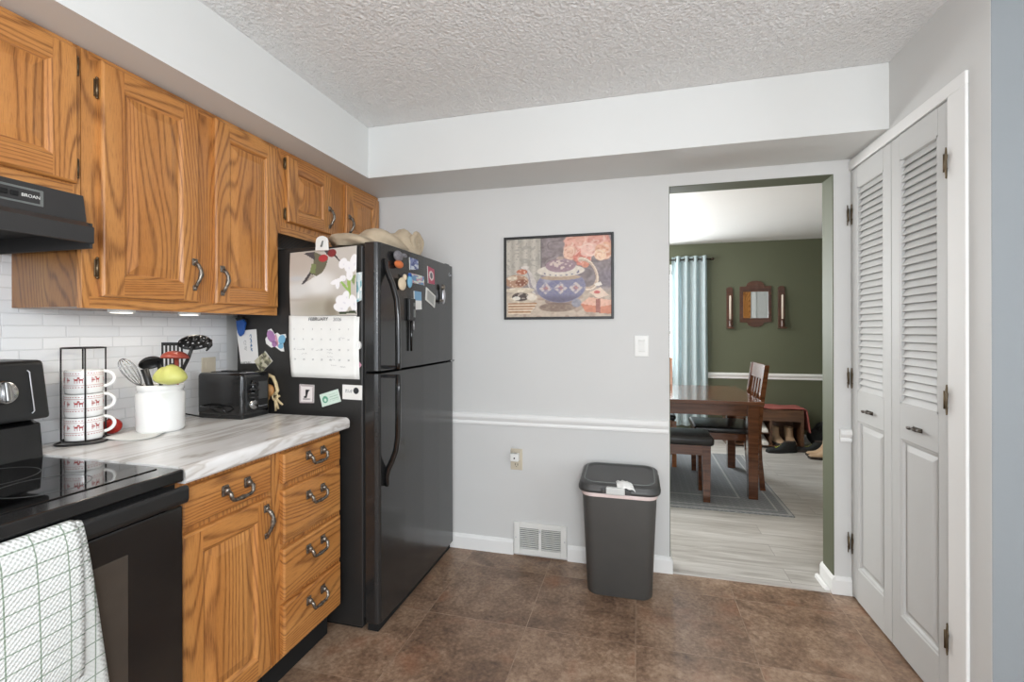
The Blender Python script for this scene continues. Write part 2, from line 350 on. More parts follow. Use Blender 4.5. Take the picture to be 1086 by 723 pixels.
def text(name, body, size, loc, rot, mat, parent, ext=.0004, align='CENTER', shear=0):
    cu = bpy.data.curves.new(name+'_curve', 'FONT'); cu.body = body; cu.size = size; cu.extrude = ext; cu.align_x = align; cu.align_y = 'CENTER'; cu.shear = shear
    tmp = bpy.data.objects.new('tmp', cu); COL.objects.link(tmp)
    dg = bpy.context.evaluated_depsgraph_get(); me = bpy.data.meshes.new_from_object(tmp.evaluated_get(dg))
    bpy.data.objects.remove(tmp); bpy.data.curves.remove(cu)
    off = Vector((0, 0, 0)); p = parent
    while p is not None: off += p.location; p = p.parent
    me.transform(Matrix.Translation(Vector(loc)-off) @ rot)
    me.materials.clear(); me.materials.append(mat)
    o = bpy.data.objects.new(name, me); COL.objects.link(o); o.parent = parent
    return o
ROT_Y = Matrix.Rotation(PI/2, 4, 'X')                                   # text reads on a face looking towards -y
ROT_X = Matrix.Rotation(PI/2, 4, 'Z') @ Matrix.Rotation(PI/2, 4, 'X')   # text reads on a face looking towards +x
def raster(name, nx, ny, fn, pos, parent, mat=None, back=0):
    """printed picture: grid of cells with their own colours; fn(U,V)->rgb 0..255, V from the top; pos(u,v)->point"""
    U, V = np.meshgrid((np.arange(nx)+.5)/nx, (np.arange(ny)+.5)/ny)
    img = np.clip(fn(U, V), 0, 255)/255
    img = np.where(img <= .04045, img/12.92, ((img+.055)/1.055)**2.4)
    mb = MB(); mb.grid(lambda u, v: pos(u, v), nx, ny)
    o = mb.build(name, mat or MT['print'], parent, recalc=False)
    at = o.data.color_attributes.new('Col', 'FLOAT_COLOR', 'CORNER')
    buf = np.ones((nx*ny, 4, 4), dtype=np.float32); buf[:, :, :3] = img.reshape(-1, 1, 3)
    at.data.foreach_set('color', buf.ravel())
    return o

# ------------------------------------------------------------------ room shell
H = 2.406; XW = -1.865; YB = 2.652; XR = 1.017; ZS = 2.13
struct('floor', MB().box((XW-.1, -2.5, -.05), (3.2, YB+.02, 0)), MT['floor'])
struct('floor_dining', MB().box((-2.1, YB+.02, -.05), (3.2, 6.15, 0)), MT['plank'])
struct('ceiling', MB().box((XW-.1, -2.5, H), (3.2, YB+.06, H+.05)), MT['ceil'])
struct('wall_left', MB().box((XW-.1, -2.5, 0), (XW, YB+.13, H)), MT['wall'])
struct('wall_backsplash', MB().box((XW, -.4, .90), (XW+.006, 1.80, 1.70)), MT['tile'])
T = .135
wb = MB()
wb.box((XW, YB, 0), (.172, YB+T-.01, H)).box((.943, YB, 0), (3.2, YB+T-.01, H)).box((.172, YB, 2.065), (.943, YB+T-.01, H))
struct('wall_back', wb, MT['wall'])
wd = MB()
wd.box((-2.1, YB+T-.01, 0), (.172, YB+T, 2.45)).box((.943, YB+T-.01, 0), (3.2, YB+T, 2.45)).box((.172, YB+T-.01, 2.065), (.943, YB+T, 2.45))
struct('wall_dining_near', wd, MT['green'])
jb = MB().box((.943-.0035, YB+.002, 0), (.943, YB+T, 2.065)).box((.172, YB+.002, 0), (.1755, YB+T, 2.065)).box((.172, YB+.002, 2.0615), (.943, YB+T, 2.065))
struct('wall_doorway_jamb', jb, MT['green'])
YF = 6.05; HD = 2.33
wf = MB()
WX0, WX1, WZ0, WZ1 = -.72, .47, .75, 2.02
wf.box((-2.1, YF, 0), (WX0, YF+.1, HD)).box((WX1, YF, 0), (3.2, YF+.1, HD)).box((WX0, YF, 0), (WX1, YF+.1, WZ0)).box((WX0, YF, WZ1), (WX1, YF+.1, HD))
struct('wall_dining_far', wf, MT['green'])
struct('wall_dining_left', MB().box((-2.2, YB+T, 0), (-2.1, YF, HD)), MT['green'])
struct('wall_dining_right', MB().box((3.2, YB, 0), (3.3, YF, H)), MT['green'])
struct('ceiling_dining', MB().box((-2.1, YB+T, HD), (3.2, YF, HD+.05)), MT['flatceil'])
# soffits
sf = MB().box((XW, -2.5, ZS), (-1.411, 2.289, H-.001)).box((XW, 2.289, ZS), (XR, YB, H-.001))
struct('wall_soffit', sf, MT['soffit'])
# closet block: long face x = XR, short face y = 1.711
DY0, DY1, DZ = 1.893, 2.638, 2.072
cl = MB().box((XR, 1.711, 0), (XR+.09, DY0, H)).box((XR, DY1, 0), (XR+.09, YB, H)).box((XR, DY0, DZ), (XR+.09, DY1, H))
cl.box((XR+.55, 1.80, 0), (XR+.6, YB, H))
struct('wall_closet', cl, MT['wall'])
struct('wall_right', MB().box((XR+.001, 1.709, 0), (3.2, 1.80, H)), MT['shadewall'])
rr = MB().box((3.2, -2.5, 0), (3.3, 1.80, .7)).box((3.2, -2.5, 2.25), (3.3, 1.80, H)).box((3.2, -2.5, .7), (3.3, -1.5, 2.25)).box((3.2, .7, .7), (3.3, 1.80, 2.25))
struct('wall_kitchen_side', rr, MT['wall'])
rb = MB().box((XW-.1, -2.6, 0), (3.3, -2.5, .6)).box((XW-.1, -2.6, 2.3), (3.3, -2.5, H)).box((XW-.1, -2.6, .6), (-1.0, -2.5, 2.3)).box((1.6, -2.6, .6), (3.3, -2.5, 2.3))
struct('wall_kitchen_rear', rb, MT['wall'])
# trims
def rail_profile(z0, z1, d):
    h = z1-z0
    return [(0, z0), (d*.55, z0), (d*.6, z0+h*.12), (d*.45, z0+h*.3), (d*.7, z0+h*.42), (d, z0+h*.62), (d, z0+h*.8), (d*.75, z0+h*.95), (d*.4, z1), (0, z1)]
def rail_x(name, x0, x1, y, z0, z1, d=.022):
    return struct(name, MB().prism([(y-a, z) for a, z in rail_profile(z0, z1, d)], 'x', x0, x1), MT['trim'])
rail_x('trim_1', XW, .165, YB, .746, .812)
rail_x('trim_2', .965, XR-.001, YB, .750, .812, .026)
rail_x('trim_3', .80, 3.2, YF, .722, .790)
def base_x(name, x0, x1, y, h=.086, d=.014):
    return struct(name, MB().prism([(y, 0), (y-d, 0), (y-d, h-.018), (y-d*.5, h-.004), (y, h)], 'x', x0, x1), MT['trim'])
base_x('baseboard_back', XW, -.690, YB); base_x('baseboard_back_middle', -.376, .172, YB)
base_x('baseboard_stub', .943, XR-.001, YB)
jb2 = MB().prism([(.943, 0), (.929, 0), (.929, .068), (.936, .082), (.943, .086)], 'y', YB-.014, YB+T+.014)
struct('baseboard_jamb', jb2, MT['trim'])
struct('baseboard_doorway_left', MB().prism([(.172, 0), (.186, 0), (.186, .068), (.179, .082), (.172, .086)], 'y', YB-.014, YB+T), MT['trim'])
base_x('baseboard_dining', WX1, 3.2, YF, .10)
struct('trim_threshold', MB().prism([(YB-.006, 0), (YB+.03, 0), (YB+.028, .004), (YB, .005)], 'x', .186, .929), MT['plank'])
shm = MB().prism([(.905, .0), (.927, .0), (.927, .012), (.918, .02), (.908, .016)], 'y', YB+.01, YB+.15)
struct('trim_shoe_moulding', shm, MT['trim'])
# closet door casing
cs = MB().box((XR-.011, 1.803, 0), (XR-.0005, DY0+.001, DZ+.001), .003)
cs.box((XR-.011, 1.803, DZ), (XR-.0005, YB-.002, DZ+.045), .003)
struct('trim_4', cs, MT['trim'])

# bifold louvred doors
def ring_faces(mb, r0, r1, P, m=0):
    a, b = r0, r1
    A = [(a[0], a[2]), (a[1], a[2]), (a[1], a[3]), (a[0], a[3])]; Bq = [(b[0], b[2]), (b[1], b[2]), (b[1], b[3]), (b[0], b[3])]
    for i in range(4):
        j = (i+1) % 4
        mm = m if not isinstance(m, (list, tuple)) else m[i]
        mb.add([P(*A[i], a[4]), P(*A[j], a[4]), P(*Bq[j], b[4]), P(*Bq[i], b[4])], [[0, 1, 2, 3]], mm)
def leaf(name, y0, y1, hinge_y, hand):
    xf = XR-.004; th = .03
    L0, L1, P0, P1 = 1.003, 1.972, .163, .868
    sw = .062
    mb = MB()
    mb.box((xf, y0, .012), (xf+th, y0+sw, DZ-.006), .002); mb.box((xf, y1-sw, .012), (xf+th, y1, DZ-.006), .002)
    mb.box((xf, y0+sw, .012), (xf+th, y1-sw, P0), 0); mb.box((xf, y0+sw, P1), (xf+th, y1-sw, L0), 0); mb.box((xf, y0+sw, L1), (xf+th, y1-sw, DZ-.006), 0)
    d = struct(name, mb, MT['door'])
    # lower raised panel
    pn = MB(); P = lambda y, z, x: (xf+x, y, z)
    a = (y0+sw, y1-sw, P0, P1)
    def ins(k, dx): return (a[0]+k, a[1]-k, a[2]+k, a[3]-k, dx)
    rs = [ins(0, 0), ins(.004, .003), ins(.010, .004), ins(.014, .013), ins(.022, .014), ins(.040, .006), ins(.043, .005)]
    for r, q in zip(rs, rs[1:]): ring_faces(pn, r, q, P)
    q = rs[-1]; pn.add([P(q[0], q[2], q[4]), P(q[1], q[2], q[4]), P(q[1], q[3], q[4]), P(q[0], q[3], q[4])], [[0, 1, 2, 3]])
    pn.build('raised_panel', MT['door'], d)
    lv = MB(); n = 32; pt = (L1-L0-.012)/n
    # thin moulding round the louvres
    lv.box((xf+.001, y0+sw, L0), (xf+.016, y0+sw+.008, L1)); lv.box((xf+.001, y1-sw-.008, L0), (xf+.016, y1-sw, L1)); lv.box((xf+.001, y0+sw, L0), (xf+.016, y1-sw, L0+.008)); lv.box((xf+.001, y0+sw, L1-.006), (xf+.016, y1-sw, L1))
    for k in range(n):
        zc = L0+.010+pt*(k+.5)
        lv.prism([(xf+.003, zc-.0175), (xf+.007, zc-.0190), (xf+.023, zc+.0150), (xf+.019, zc+.0165)], 'y', y0+sw, y1-sw)
    lv.build('louver', MT['door'], d)
    # ornate pull
    yc = (y0+y1)/2; zc = .925
    h = MB()
    h.tube([(xf-.013, yc+t*.046, zc+.002*math.sin(t*6)) for t in np.linspace(-1, 1, 17)], .004, 8, radii=[.003+.0035*abs(math.cos(t*4.2)) for t in np.linspace(-1, 1, 17)])
    for s in (-1, 1): h.cyl((xf, yc+s*.022, zc), (xf-.012, yc+s*.022, zc), .004, 8)
    h.box((xf-.003, yc-.03, zc-.008), (xf, yc+.03, zc+.008), .0015)
    h.build('pull_handle', MT['darkbronze'], d)['label'] = 'ornate dark bronze pull'
    for hz in (1.854, 1.062, .262):
        hb = MB(); yy = hinge_y
        for s in (-1, 1):
            pts = []
            hb.prism([(yy+s*.006, hz-.028), (yy+s*.016, hz-.022), (yy+s*.010, hz-.030), (yy+s*.011, hz-.046), (yy+s*.008, hz-.05), (yy+s*.004, hz-.03), (yy+s*.001, hz-.022), (yy+s*.001, hz+.022), (yy+s*.004, hz+.03), (yy+s*.008, hz+.05), (yy+s*.011, hz+.046), (yy+s*.010, hz+.030), (yy+s*.016, hz+.022)], 'x', xf-.0155 if s*hand > 0 else xf-.006, xf-.012 if s*hand > 0 else xf-.002)
        hb.cyl((xf-.014, yy, hz-.03), (xf-.014, yy, hz+.03), .004, 8)
        hb.build('hinge', MT['brasshinge'], d)
    return d
ym = 2.266
leaf('door_1', ym+.002, DY1-.002, DY1-.006, 1)
leaf('door_2', DY0+.002, ym-.002, DY0+.002, -1)

dr = struct('door_3', MB().box((1.15, YB+T, .01), (1.985, YB+T+.03, 2.03), .002), MT['oakv'])
struct('trim_5', MB().box((1.985, YB+T, 0), (2.075, YB+T+.018, 2.12), .003).box((1.06, YB+T, 2.03), (2.075, YB+T+.018, 2.12), .003), MT['trim'])
struct('wall_dining_grey', MB().box((2.075, YB+T, 0), (3.2, YB+T+.006, HD)), MT['wall'])
# window in the dining room
wn = MB(); fwid = .05
wn.box((WX0, YF+.02, WZ0), (WX0+fwid, YF+.07, WZ1)).box((WX1-fwid, YF+.02, WZ0), (WX1, YF+.07, WZ1)).box((WX0, YF+.02, WZ0), (WX1, YF+.07, WZ0+fwid)).box((WX0, YF+.02, WZ1-fwid), (WX1, YF+.07, WZ1))
wn.box((WX0+fwid, YF+.03, 1.245), (WX1-fwid, YF+.065, 1.29))
win = struct('window_1', wn, MT['trim'])
MB().box((WX0+fwid, YF+.045, WZ0+fwid), (WX1-fwid, YF+.05, WZ1-fwid)).build('pane', MT['windowlight'], win)
fr = MB(); e = .07
fr.box((WX0-e, YF-.018, WZ0-e), (WX0, YF, WZ1+e), .003).box((WX1, YF-.018, WZ0-e), (WX1+e*.3, YF, WZ1+e), .003).box((WX0, YF-.018, WZ1), (WX1, YF, WZ1+e), .003).box((WX0, YF-.03, WZ0-.03), (WX1, YF, WZ0), .003)
fr.build('window_casing', MT['trim'], win)

# ------------------------------------------------------------------ kitchen cabinets
def raised_door(y0, y1, z0, z1, xb, fw_=.062, th=.02, plain=False):
    """oak door/drawer front facing +x, back at xb"""
    mb = MB(); P = lambda y, z, x: (xb+x, y, z)
    def R(k, x): return (y0+k, y1-k, z0+k, z1-k, x)
    hm = 1 if plain else 0
    for r, q in ((R(0, 0), R(0, th-.006)), (R(0, th-.006), R(.0025, th-.002)), (R(.0025, th-.002), R(.006, th))):
        ring_faces(mb, r, q, P, [1, hm, 1, hm])
    a = R(.006, th)
    if plain:
        mb.add([P(a[0], a[2], th), P(a[1], a[2], th), P(a[1], a[3], th), P(a[0], a[3], th)], [[0, 1, 2, 3]], 1)
        return mb
    b = R(fw_, th)
    def quad(ya, yb, za, zb, m): mb.add([P(ya, za, th), P(yb, za, th), P(yb, zb, th), P(ya, zb, th)], [[0, 1, 2, 3]], m)
    quad(a[0], b[0], a[2], a[3], 0); quad(b[1], a[1], a[2], a[3], 0); quad(b[0], b[1], a[2], b[2], 1); quad(b[0], b[1], b[3], a[3], 1)
    rs = [b, R(fw_+.004, th-.002), R(fw_+.009, th-.008), R(fw_+.014, th-.010), R(fw_+.042, th-.002), R(fw_+.045, th-.0015)]
    for k, (r, q) in enumerate(zip(rs, rs[1:])): ring_faces(mb, r, q, P, [1, 0, 1, 0] if k < 3 else 0)
    q = rs[-1]; mb.add([P(q[0], q[2], q[4]), P(q[1], q[2], q[4]), P(q[1], q[3], q[4]), P(q[0], q[3], q[4])], [[0, 1, 2, 3]], 0)
    return mb
OAK = [MT['oakv'], MT['oakh'], MT['oakside']]
def hinge_part(parent, x, y, z, hh=.03):
    h = MB().box((x-.001, y-.006, z-hh), (x+.003, y+.006, z+hh), .001); h.cyl((x+.005, y, z-hh), (x+.005, y, z+hh), .0042, 8)
    for s in (-1, 1): h.sphere((x+.005, y, z+s*(hh+.003)), .0042, n=8)
    return h.build('hinge', MT['brasshinge'], parent)
def vpull(parent, x, y, z):
    """S shaped vertical antique pull, centre y,z on face x"""
    h = MB()
    h.box((x, y-.011, z+.034), (x+.006, y+.011, z+.060), .003); h.box((x, y-.008, z-.056), (x+.005, y+.008, z-.036), .003)
    h.sphere((x+.007, y, z+.047), (.006, .009, .009), n=10); h.sphere((x+.006, y, z-.046), (.005, .007, .008), n=10)
    pts = [(.008, -.002, .045), (.018, .002, .034), (.024, .006, .018), (.025, .006, .002), (.022, .003, -.014), (.016, -.001, -.03), (.008, -.002, -.044)]
    h.tube([(x+a, y+b, z+c) for a, b, c in pts], .006, 8, radii=[.007, .0075, .0065, .009, .0065, .006, .006])
    return h.build('handle', MT['pewter'], parent)
def bail(parent, x, y, z):
    h = MB()
    for s in (-1, 1):
        yy = y+s*.042
        h.box((x, yy-.013, z-.006), (x+.006, yy+.013, z+.026), .004); h.sphere((x+.010, yy, z+.010), (.010, .0095, .011), n=10)
    pts = [(.012, -.042, .010), (.024, -.043, .002), (.027, -.040, -.014), (.026, -.032, -.021), (.026, -.015, -.022), (.026, 0, -.022), (.026, .015, -.022), (.026, .032, -.021), (.027, .040, -.014), (.024, .043, .002), (.012, .042, .010)]
    h.tube([(x+a, y+b, z+c) for a, b, c in pts], .005, 8, radii=[.0065, .0065, .006, .0058, .0056, .0082, .0056, .0058, .006, .0065, .0065])
    return h.build('handle', MT['pewter'], parent)
XU = -1.565
def cabinet_body(name, root, x0, x1, y0, y1, z0, z1, openings, side_m=2):
    mb = MB()
    mb.box((x0, y0+.001, z0+.012), (x1-.019, y1-.001, z1), m=side_m)
    # face frame: full front with openings read as dark reveals behind the doors
    ys = sorted({y0, y1} | {q for o in openings for q in o[:2]}); 
    mb.box((x1-.019, y0, z0), (x1, y1, z1), .0015, m=0)
    return mb.build(name, OAK, root)
def upper(name_label, y0, y1, z0, doors, label):
    c = thing('wall_cabinet', label, 'cabinet', (XW, (y0+y1)/2, z0))
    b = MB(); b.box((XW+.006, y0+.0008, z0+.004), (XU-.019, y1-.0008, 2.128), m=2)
    # face frame : stiles and rails
    st = .045
    ed = [d for d in doors]
    b.box((XU-.019, y0, z0), (XU, y1, 2.128), .001, m=0)
    b.build('body', OAK, c)
    MB().box((XU-.001, y0+.02, z0), (XU+.0006, y1-.02, z0+.035), m=1).build('frame_rail', OAK, c)
    MB().box((XU-.001, y0+.02, 2.105), (XU+.0006, y1-.02, 2.128), m=1).build('frame_rail', OAK, c)
    for (a, bb, za, zb, hs, hy, hz) in doors:
        d = raised_door(a, bb, za, zb, XU).build('door', OAK, c)
        if hz is not None: vpull(d, XU+.02, hy, hz)
        dh = (zb-za)*.16
        hp = [za+dh*.75, zb-dh*.75]
        for z in hp: hinge_part(d, XU+.001 if hs else XU, (a-.006) if hs < 0 else (bb+.006), z, .022 if zb-za < .45 else .026)
    return c
upper('hood', .25, 1.009, 1.685, [(.612, .992, 1.722, 2.112, 1, 0, None), (.262, .598, 1.722, 2.112, -1, 0, None)], 'short oak wall cabinet above the black range hood')
upper('tall', 1.011, 1.787, 1.367, [(1.055, 1.379, 1.403, 2.112, -1, 1.357, 1.50), (1.450, 1.773, 1.403, 2.112, 1, 1.475, 1.49)], 'tall two-door oak wall cabinet over the counter')
upper('fridge', 1.789, 2.648, 1.742, [(1.838, 2.155, 1.80, 2.105, -1, 2.135, 1.885), (2.288, 2.632, 1.80, 2.105, 1, 2.312, 1.885)], 'short two-door oak wall cabinet above the black refrigerator')

# base cabinets
XB = -1.225
def base(y0, y1, label):
    c = thing('base_cabinet', label, 'cabinet', (XW, (y0+y1)/2, 0))
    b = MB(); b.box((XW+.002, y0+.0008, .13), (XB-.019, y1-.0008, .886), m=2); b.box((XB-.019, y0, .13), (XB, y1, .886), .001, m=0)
    b.build('body', OAK, c)
    MB().box((XW+.01, y0+.002, 0), (-1.285, y1-.002, .13)).build('toe_kick', MT['matteblack'], c)['label'] = 'black recessed toe kick'
    return c
bc = base(1.000, 1.385, 'oak base cabinet with one drawer above one door, beside the black range')
d = raised_door(1.022, 1.348, .752, .862, XB, plain=True).build('drawer', OAK, bc); bail(d, XB+.02, 1.200, .806)
d = raised_door(1.022, 1.350, .155, .732, XB).build('door', OAK, bc); vpull(d, XB+.02, 1.322, .655); hinge_part(d, XB, 1.017, .62, .022)
bc = base(1.387, 1.757, 'oak base cabinet with a stack of four drawers, beside the refrigerator')
for za, zb in ((.756, .862), (.542, .733), (.344, .522), (.148, .324)):
    d = raised_door(1.408, 1.738, za, zb, XB, plain=True).build('drawer', OAK, bc); bail(d, XB+.02, 1.574, (za+zb)/2+(.008 if zb > .8 else .030))
# countertop with a rolled front edge
ZC = .932; XE = -1.170
prof = [(XW+.007, .888), (XE-.004, .888), (XE, .894)]+[(XE-.020+.020*math.cos(a), ZC-.020+.020*math.sin(a)) for a in np.linspace(0, PI/2, 8)]+[(XW+.007, ZC)]
o = MB().prism(prof, 'y', 1.001, 1.750).build('countertop', MT['marble'])
tag(o, 'white grey-veined marble look countertop over the oak base cabinets', 'countertop')

# ------------------------------------------------------------------ range
RY0, RY1 = .235, .996
rg = thing('range_stove', 'black electric range with glass cooktop and white towel on its handle', 'stove', (XW, .62, 0))
MB().box((XW+.02, RY0, .06), (-1.215, RY1, .895)).build('body', MT['black'], rg)
ct = MB(); ct.box((-1.69, RY0, .897), (-1.168, RY1, .930), .006, 3)
ct.build('cooktop_frame', MT['black'], rg)
gl = MB().box((-1.675, RY0+.03, .9295), (-1.235, RY1-.022, .9325), .001)
g = gl.build('cooktop_glass', MT['blackglass'], rg)
for (bx, by, br) in ((-1.36, .42, .11), (-1.36, .80, .085), (-1.57, .42, .085), (-1.57, .80, .10)):
    rgm = MB(); rgm.tube([(bx+br*math.cos(t), by+br*math.sin(t), .9326) for t in np.linspace(0, 2*PI, 57)[:-1]], .0007, 4, closed=True)
    rgm.build('burner_ring', MT['lid'], g)
bg = MB().prism([(-1.86, .90), (-1.685, .90), (-1.690, .945), (-1.700, 1.030), (-1.735, 1.040), (-1.86, 1.04)], 'y', RY0, RY1-.004, bev=.004)
bg.build('backguard', MT['black'], rg)
cp = MB().prism([(-1.86, 1.046), (-1.668, 1.046), (-1.664, 1.054), (-1.692, 1.208), (-1.702, 1.215), (-1.86, 1.215)], 'y', RY0-.004, RY1-.002, bev=.006)
cpo = cp.build('control_panel', MT['blackm'], rg)
tl = Matrix.Translation((-1.6775, 0, 1.13)) @ Matrix.Rotation(-math.atan2(.028, .154), 4, 'Y')
for ky in (.36, .47, .76, .893):
    k = MB(); k.lathe([(.033, 0), (.033, .006), (.029, .010), (.0, .010)], axis='x', n=28, mat=tl @ Matrix.Translation((0, ky, .0)))
    k.box((.008, ky-.007, -.028), (.026, ky+.007, .028), .004, mat=tl)
    k.build('knob', MT['steel'], cpo)['label'] = 'silver control knob'
ln = MB().tube([tl @ Vector((.003, .951, .058)), tl @ Vector((.003, .956, .052)), tl @ Vector((.003, .956, -.06)), tl @ Vector((.003, .950, -.066))], .0018, 6)
ln.build('panel_line', MT['silver'], cpo)
MB().box((-1.218, RY0+.004, .842), (-1.195, RY1-.004, .895), .003).build('vent_trim', MT['matteblack'], rg)
od = MB(); od.box((-1.214, RY0+.006, .20), (-1.170, RY1-.003, .835), .005, 2)
odo = od.build('oven_door', MT['black'], rg)
ow = MB().box((-1.173, .38, .40), (-1.1685, .851, .768), .001)
ow.build('oven_window', MT['glassdoor'], odo)
hd = MB(); hd.prism([(-1.171, .838), (-1.154, .844), (-1.150, .854), (-1.150, .882), (-1.156, .889), (-1.164, .889), (-1.172, .880)], 'y', RY0+.004, RY1-.001, bev=.003)
hd.build('oven_handle', MT['blackm'], odo)
MB().box((-1.214, RY0+.006, .065), (-1.174, RY1-.003, .192), .005).build('storage_drawer', MT['black'], rg)
# dish towel draped on the handle
def towel():
    path = []   # (x,z) from front hem over the handle to the back hem
    fl = [(-1.108, .50), (-1.104, .60), (-1.104, .70), (-1.108, .80), (-1.112, .86), (-1.116, .886), (-1.126, .8965), (-1.140, .896), (-1.149, .893)]
    mb = MB(); uv = []
    nu, nv = 30, 60
    def smp(pts, t):
        k = t*(len(pts)-1); i = min(int(k), len(pts)-2); f = k-i
        return pts[i][0]*(1-f)+pts[i+1][0]*f, pts[i][1]*(1-f)+pts[i+1][1]*f
    def layer(y1top, y1bot, zb, xo, wob):
        pts = [(-1.134+xo, zb), (-1.131+xo, .60), (-1.131+xo, .70), (-1.134+xo, .80), (-1.1395+xo, .86), (-1.1445+xo*.6, .884), (-1.151, .8925+xo*.5), (-1.162, .8925+xo*.5)]
        o = len(mb.v); vs = []
        for j in range(nv+1):
            t = j/nv; x, z = smp(pts, t); dn = max(0, (.88-z)/.36)
            for i in range(nu+1):
                s = i/nu; yr = y1top+(y1bot-y1top)*dn**1.2; y = .40+(yr-.40)*s
                xx = x+wob*dn*math.sin(s*9+dn*2)+.004*dn
                if j == 0: z2 = z+.018*math.sin(s*7)
                else: z2 = z
                vs.append((xx, y, z2)); uv.append((y, (.90-z) if z < .893 else 0.9-z))
        fs = [[j*(nu+1)+i, j*(nu+1)+i+1, (j+1)*(nu+1)+i+1, (j+1)*(nu+1)+i] for j in range(nv) for i in range(nu)]
        mb.add(vs, fs, 0, True)
    layer(.742, .783, .40, .000, .004)
    layer(.728, .728, .575, .010, .004)
    mb.uv = uv
    o = mb.build('dish_towel', MT['towel'], recalc=False); modifier_solid(o, .003, 0)
    return o
tag(towel(), 'white waffle dish towel with thin green checks hanging on the oven handle', 'towel')

# ------------------------------------------------------------------ range hood
hh = thing('range_hood', 'black range hood under the short oak cabinet', 'range hood', (XW, .62, 1.53))
HY0, HY1 = .25, 1.000
MB().prism([(XW+.006, 1.60), (-1.508, 1.603), (-1.508, 1.612), (-1.520, 1.684), (XW+.006, 1.684)], 'y', HY0, HY1-.012, bev=.002).build('housing', MT['hood'], hh)
cn = MB(); cn.prism([(XW+.006, 1.604), (-1.490, 1.604), (-1.468, 1.588), (-1.468, 1.545), (-1.474, 1.543), (-1.476, 1.584), (XW+.006, 1.590)], 'y', HY0, HY1-.02)
cn.box((XW+.006, HY1-.026, 1.530), (-1.474, HY1-.02, 1.600)).box((XW+.006, HY0, 1.530), (-1.474, HY0+.006, 1.600)).box((XW+.006, HY0, 1.53), (XW+.012, HY1-.02, 1.6))
cn.build('canopy', MT['hood'], hh)
MB().box((XW+.02, HY0+.01, 1.572), (-1.48, HY1-.027, 1.578)).build('filter', MT['matteblack'], hh)
cpn = MB().box((-1.5185, .50, 1.625), (-1.510, .889, 1.668), .002); pl = cpn.build('control_plate', MT['greyplate'], hh)
MB().box((-1.5105, .51, 1.631), (-1.5085, .880, 1.662), .001).build('plate_inset', MT['hood'], pl)
MB().box((-1.509, .792, 1.640), (-1.503, .812, 1.653), .002).box((-1.509, .818, 1.640), (-1.505, .834, 1.653), .002).build('switch', MT['matteblack'], pl)
text('lettering', 'BROAN', .0115, (-1.5078, .860, 1.6465), ROT_X, MT['white'], pl)

# under cabinet puck lights
for y in (1.165, 1.405):
    k = thing('puck_light', 'left of the two small white lights under the tall oak cabinet' if y < 1.3 else 'right of the two small white lights under the tall oak cabinet', 'light', (-1.625, y, 1.369), 'under-cabinet lights')
    MB().lathe([(.036, 1.3705), (.036, 1.362), (.034, 1.3585), (.030, 1.3585)], (-1.625, y, 0), 28).build('housing', MT['white'], k)
    MB().lathe([(.0, 1.3575), (.029, 1.3575), (.029, 1.360), (0, 1.360)], (-1.625, y, 0), 24).build('lens', MT['led'], k)
    l = bpy.data.lights.new('puck_glow', 'AREA'); l.shape = 'DISK'; l.size = .05; l.energy = .22; l.color = (1, .90, .76)
    lo = bpy.data.objects.new('puck_glow', l); COL.objects.link(lo); lo.location = (-1.625, y, 1.355)

# ------------------------------------------------------------------ refrigerator
FY0, FY1 = 1.793, 2.640
fg = thing('refrigerator', 'black top-freezer refrigerator covered with magnets and a calendar', 'refrigerator', (-1.42, 2.21, 0))
MB().box((-1.80, FY0+.006, .02), (-1.138, FY1-.004, 1.668), .006, 2).build('body', MT['fridge'], fg)
MB().box((-1.138, FY0+.012, .06), (-1.126, FY1-.012, 1.66)).build('gasket', MT['matteblack'], fg)
def fdoor(name, z0, z1):
    prof = [(-1.126, FY0+.002), (-1.080, FY0), (-1.066, FY0+.004), (-1.058, FY0+.016)]+[(-1.058+.007*math.sin(PI*t), FY0+.016+(FY1-FY0-.032)*t) for t in (.1, .25, .5, .75, .9)]+[(-1.058, FY1-.016), (-1.066, FY1-.004), (-1.080, FY1), (-1.126, FY1-.002)]
    mb = MB(); mb.prism(prof, 'z', z0, z1, bev=.0025)
    return mb.build(name, MT['fridgedoor'], fg)
fz = fdoor('freezer_door', 1.124, 1.678); fd = fdoor('fridge_door', .045, 1.114)
hy = 1.842
def bar(pts, w, name, parent):
    mb = MB(); mb.tube(pts, .012, 12, radii=w, flat=1.5); return mb.build(name, MT['black'], parent)
bar([(-1.062, hy, 1.606), (-1.052, hy, 1.59), (-1.045, hy, 1.555), (-1.020, hy, 1.50), (-1.000, hy, 1.43), (-.994, hy, 1.35), (-.993, hy, 1.25), (-.993, hy, 1.16), (-.993, hy, 1.133)], [.010, .011, .011, .012, .012, .012, .012, .012, .012], 'handle', fz)
MB().box((-1.06, hy-.008, 1.133), (-.992, hy+.008, 1.147), .004).build('handle_bracket', MT['black'], fz)
bar([(-.993, hy, 1.107), (-.993, hy, 1.04), (-.993, hy, .93), (-.995, hy, .84), (-1.004, hy, .78), (-1.022, hy, .735), (-1.040, hy, .70), (-1.047, hy, .67), (-1.050, hy, .625)], [.012]*7+[.011, .010], 'handle', fd)
MB().box((-1.06, hy-.008, 1.093), (-.992, hy+.008, 1.107), .004).build('handle_bracket', MT['black'], fd)
MB().box((-1.13, FY1-.07, 1.664), (-1.075, FY1-.015, 1.69), .004).build('hinge_cover', MT['blackm'], fg)
MB().box((-1.12, FY1-.05, 1.114), (-1.052, FY1+.002, 1.124), .002).build('middle_hinge', MT['steel'], fg)
MB().box((-1.125, FY0+.02, .004), (-1.075, FY1-.02, .043)).build('base_grille', MT['matteblack'], fg)
MB().box((-1.78, FY0+.03, 0), (-1.16, FY1-.03, .022)).build('foot', MT['matteblack'], fg)
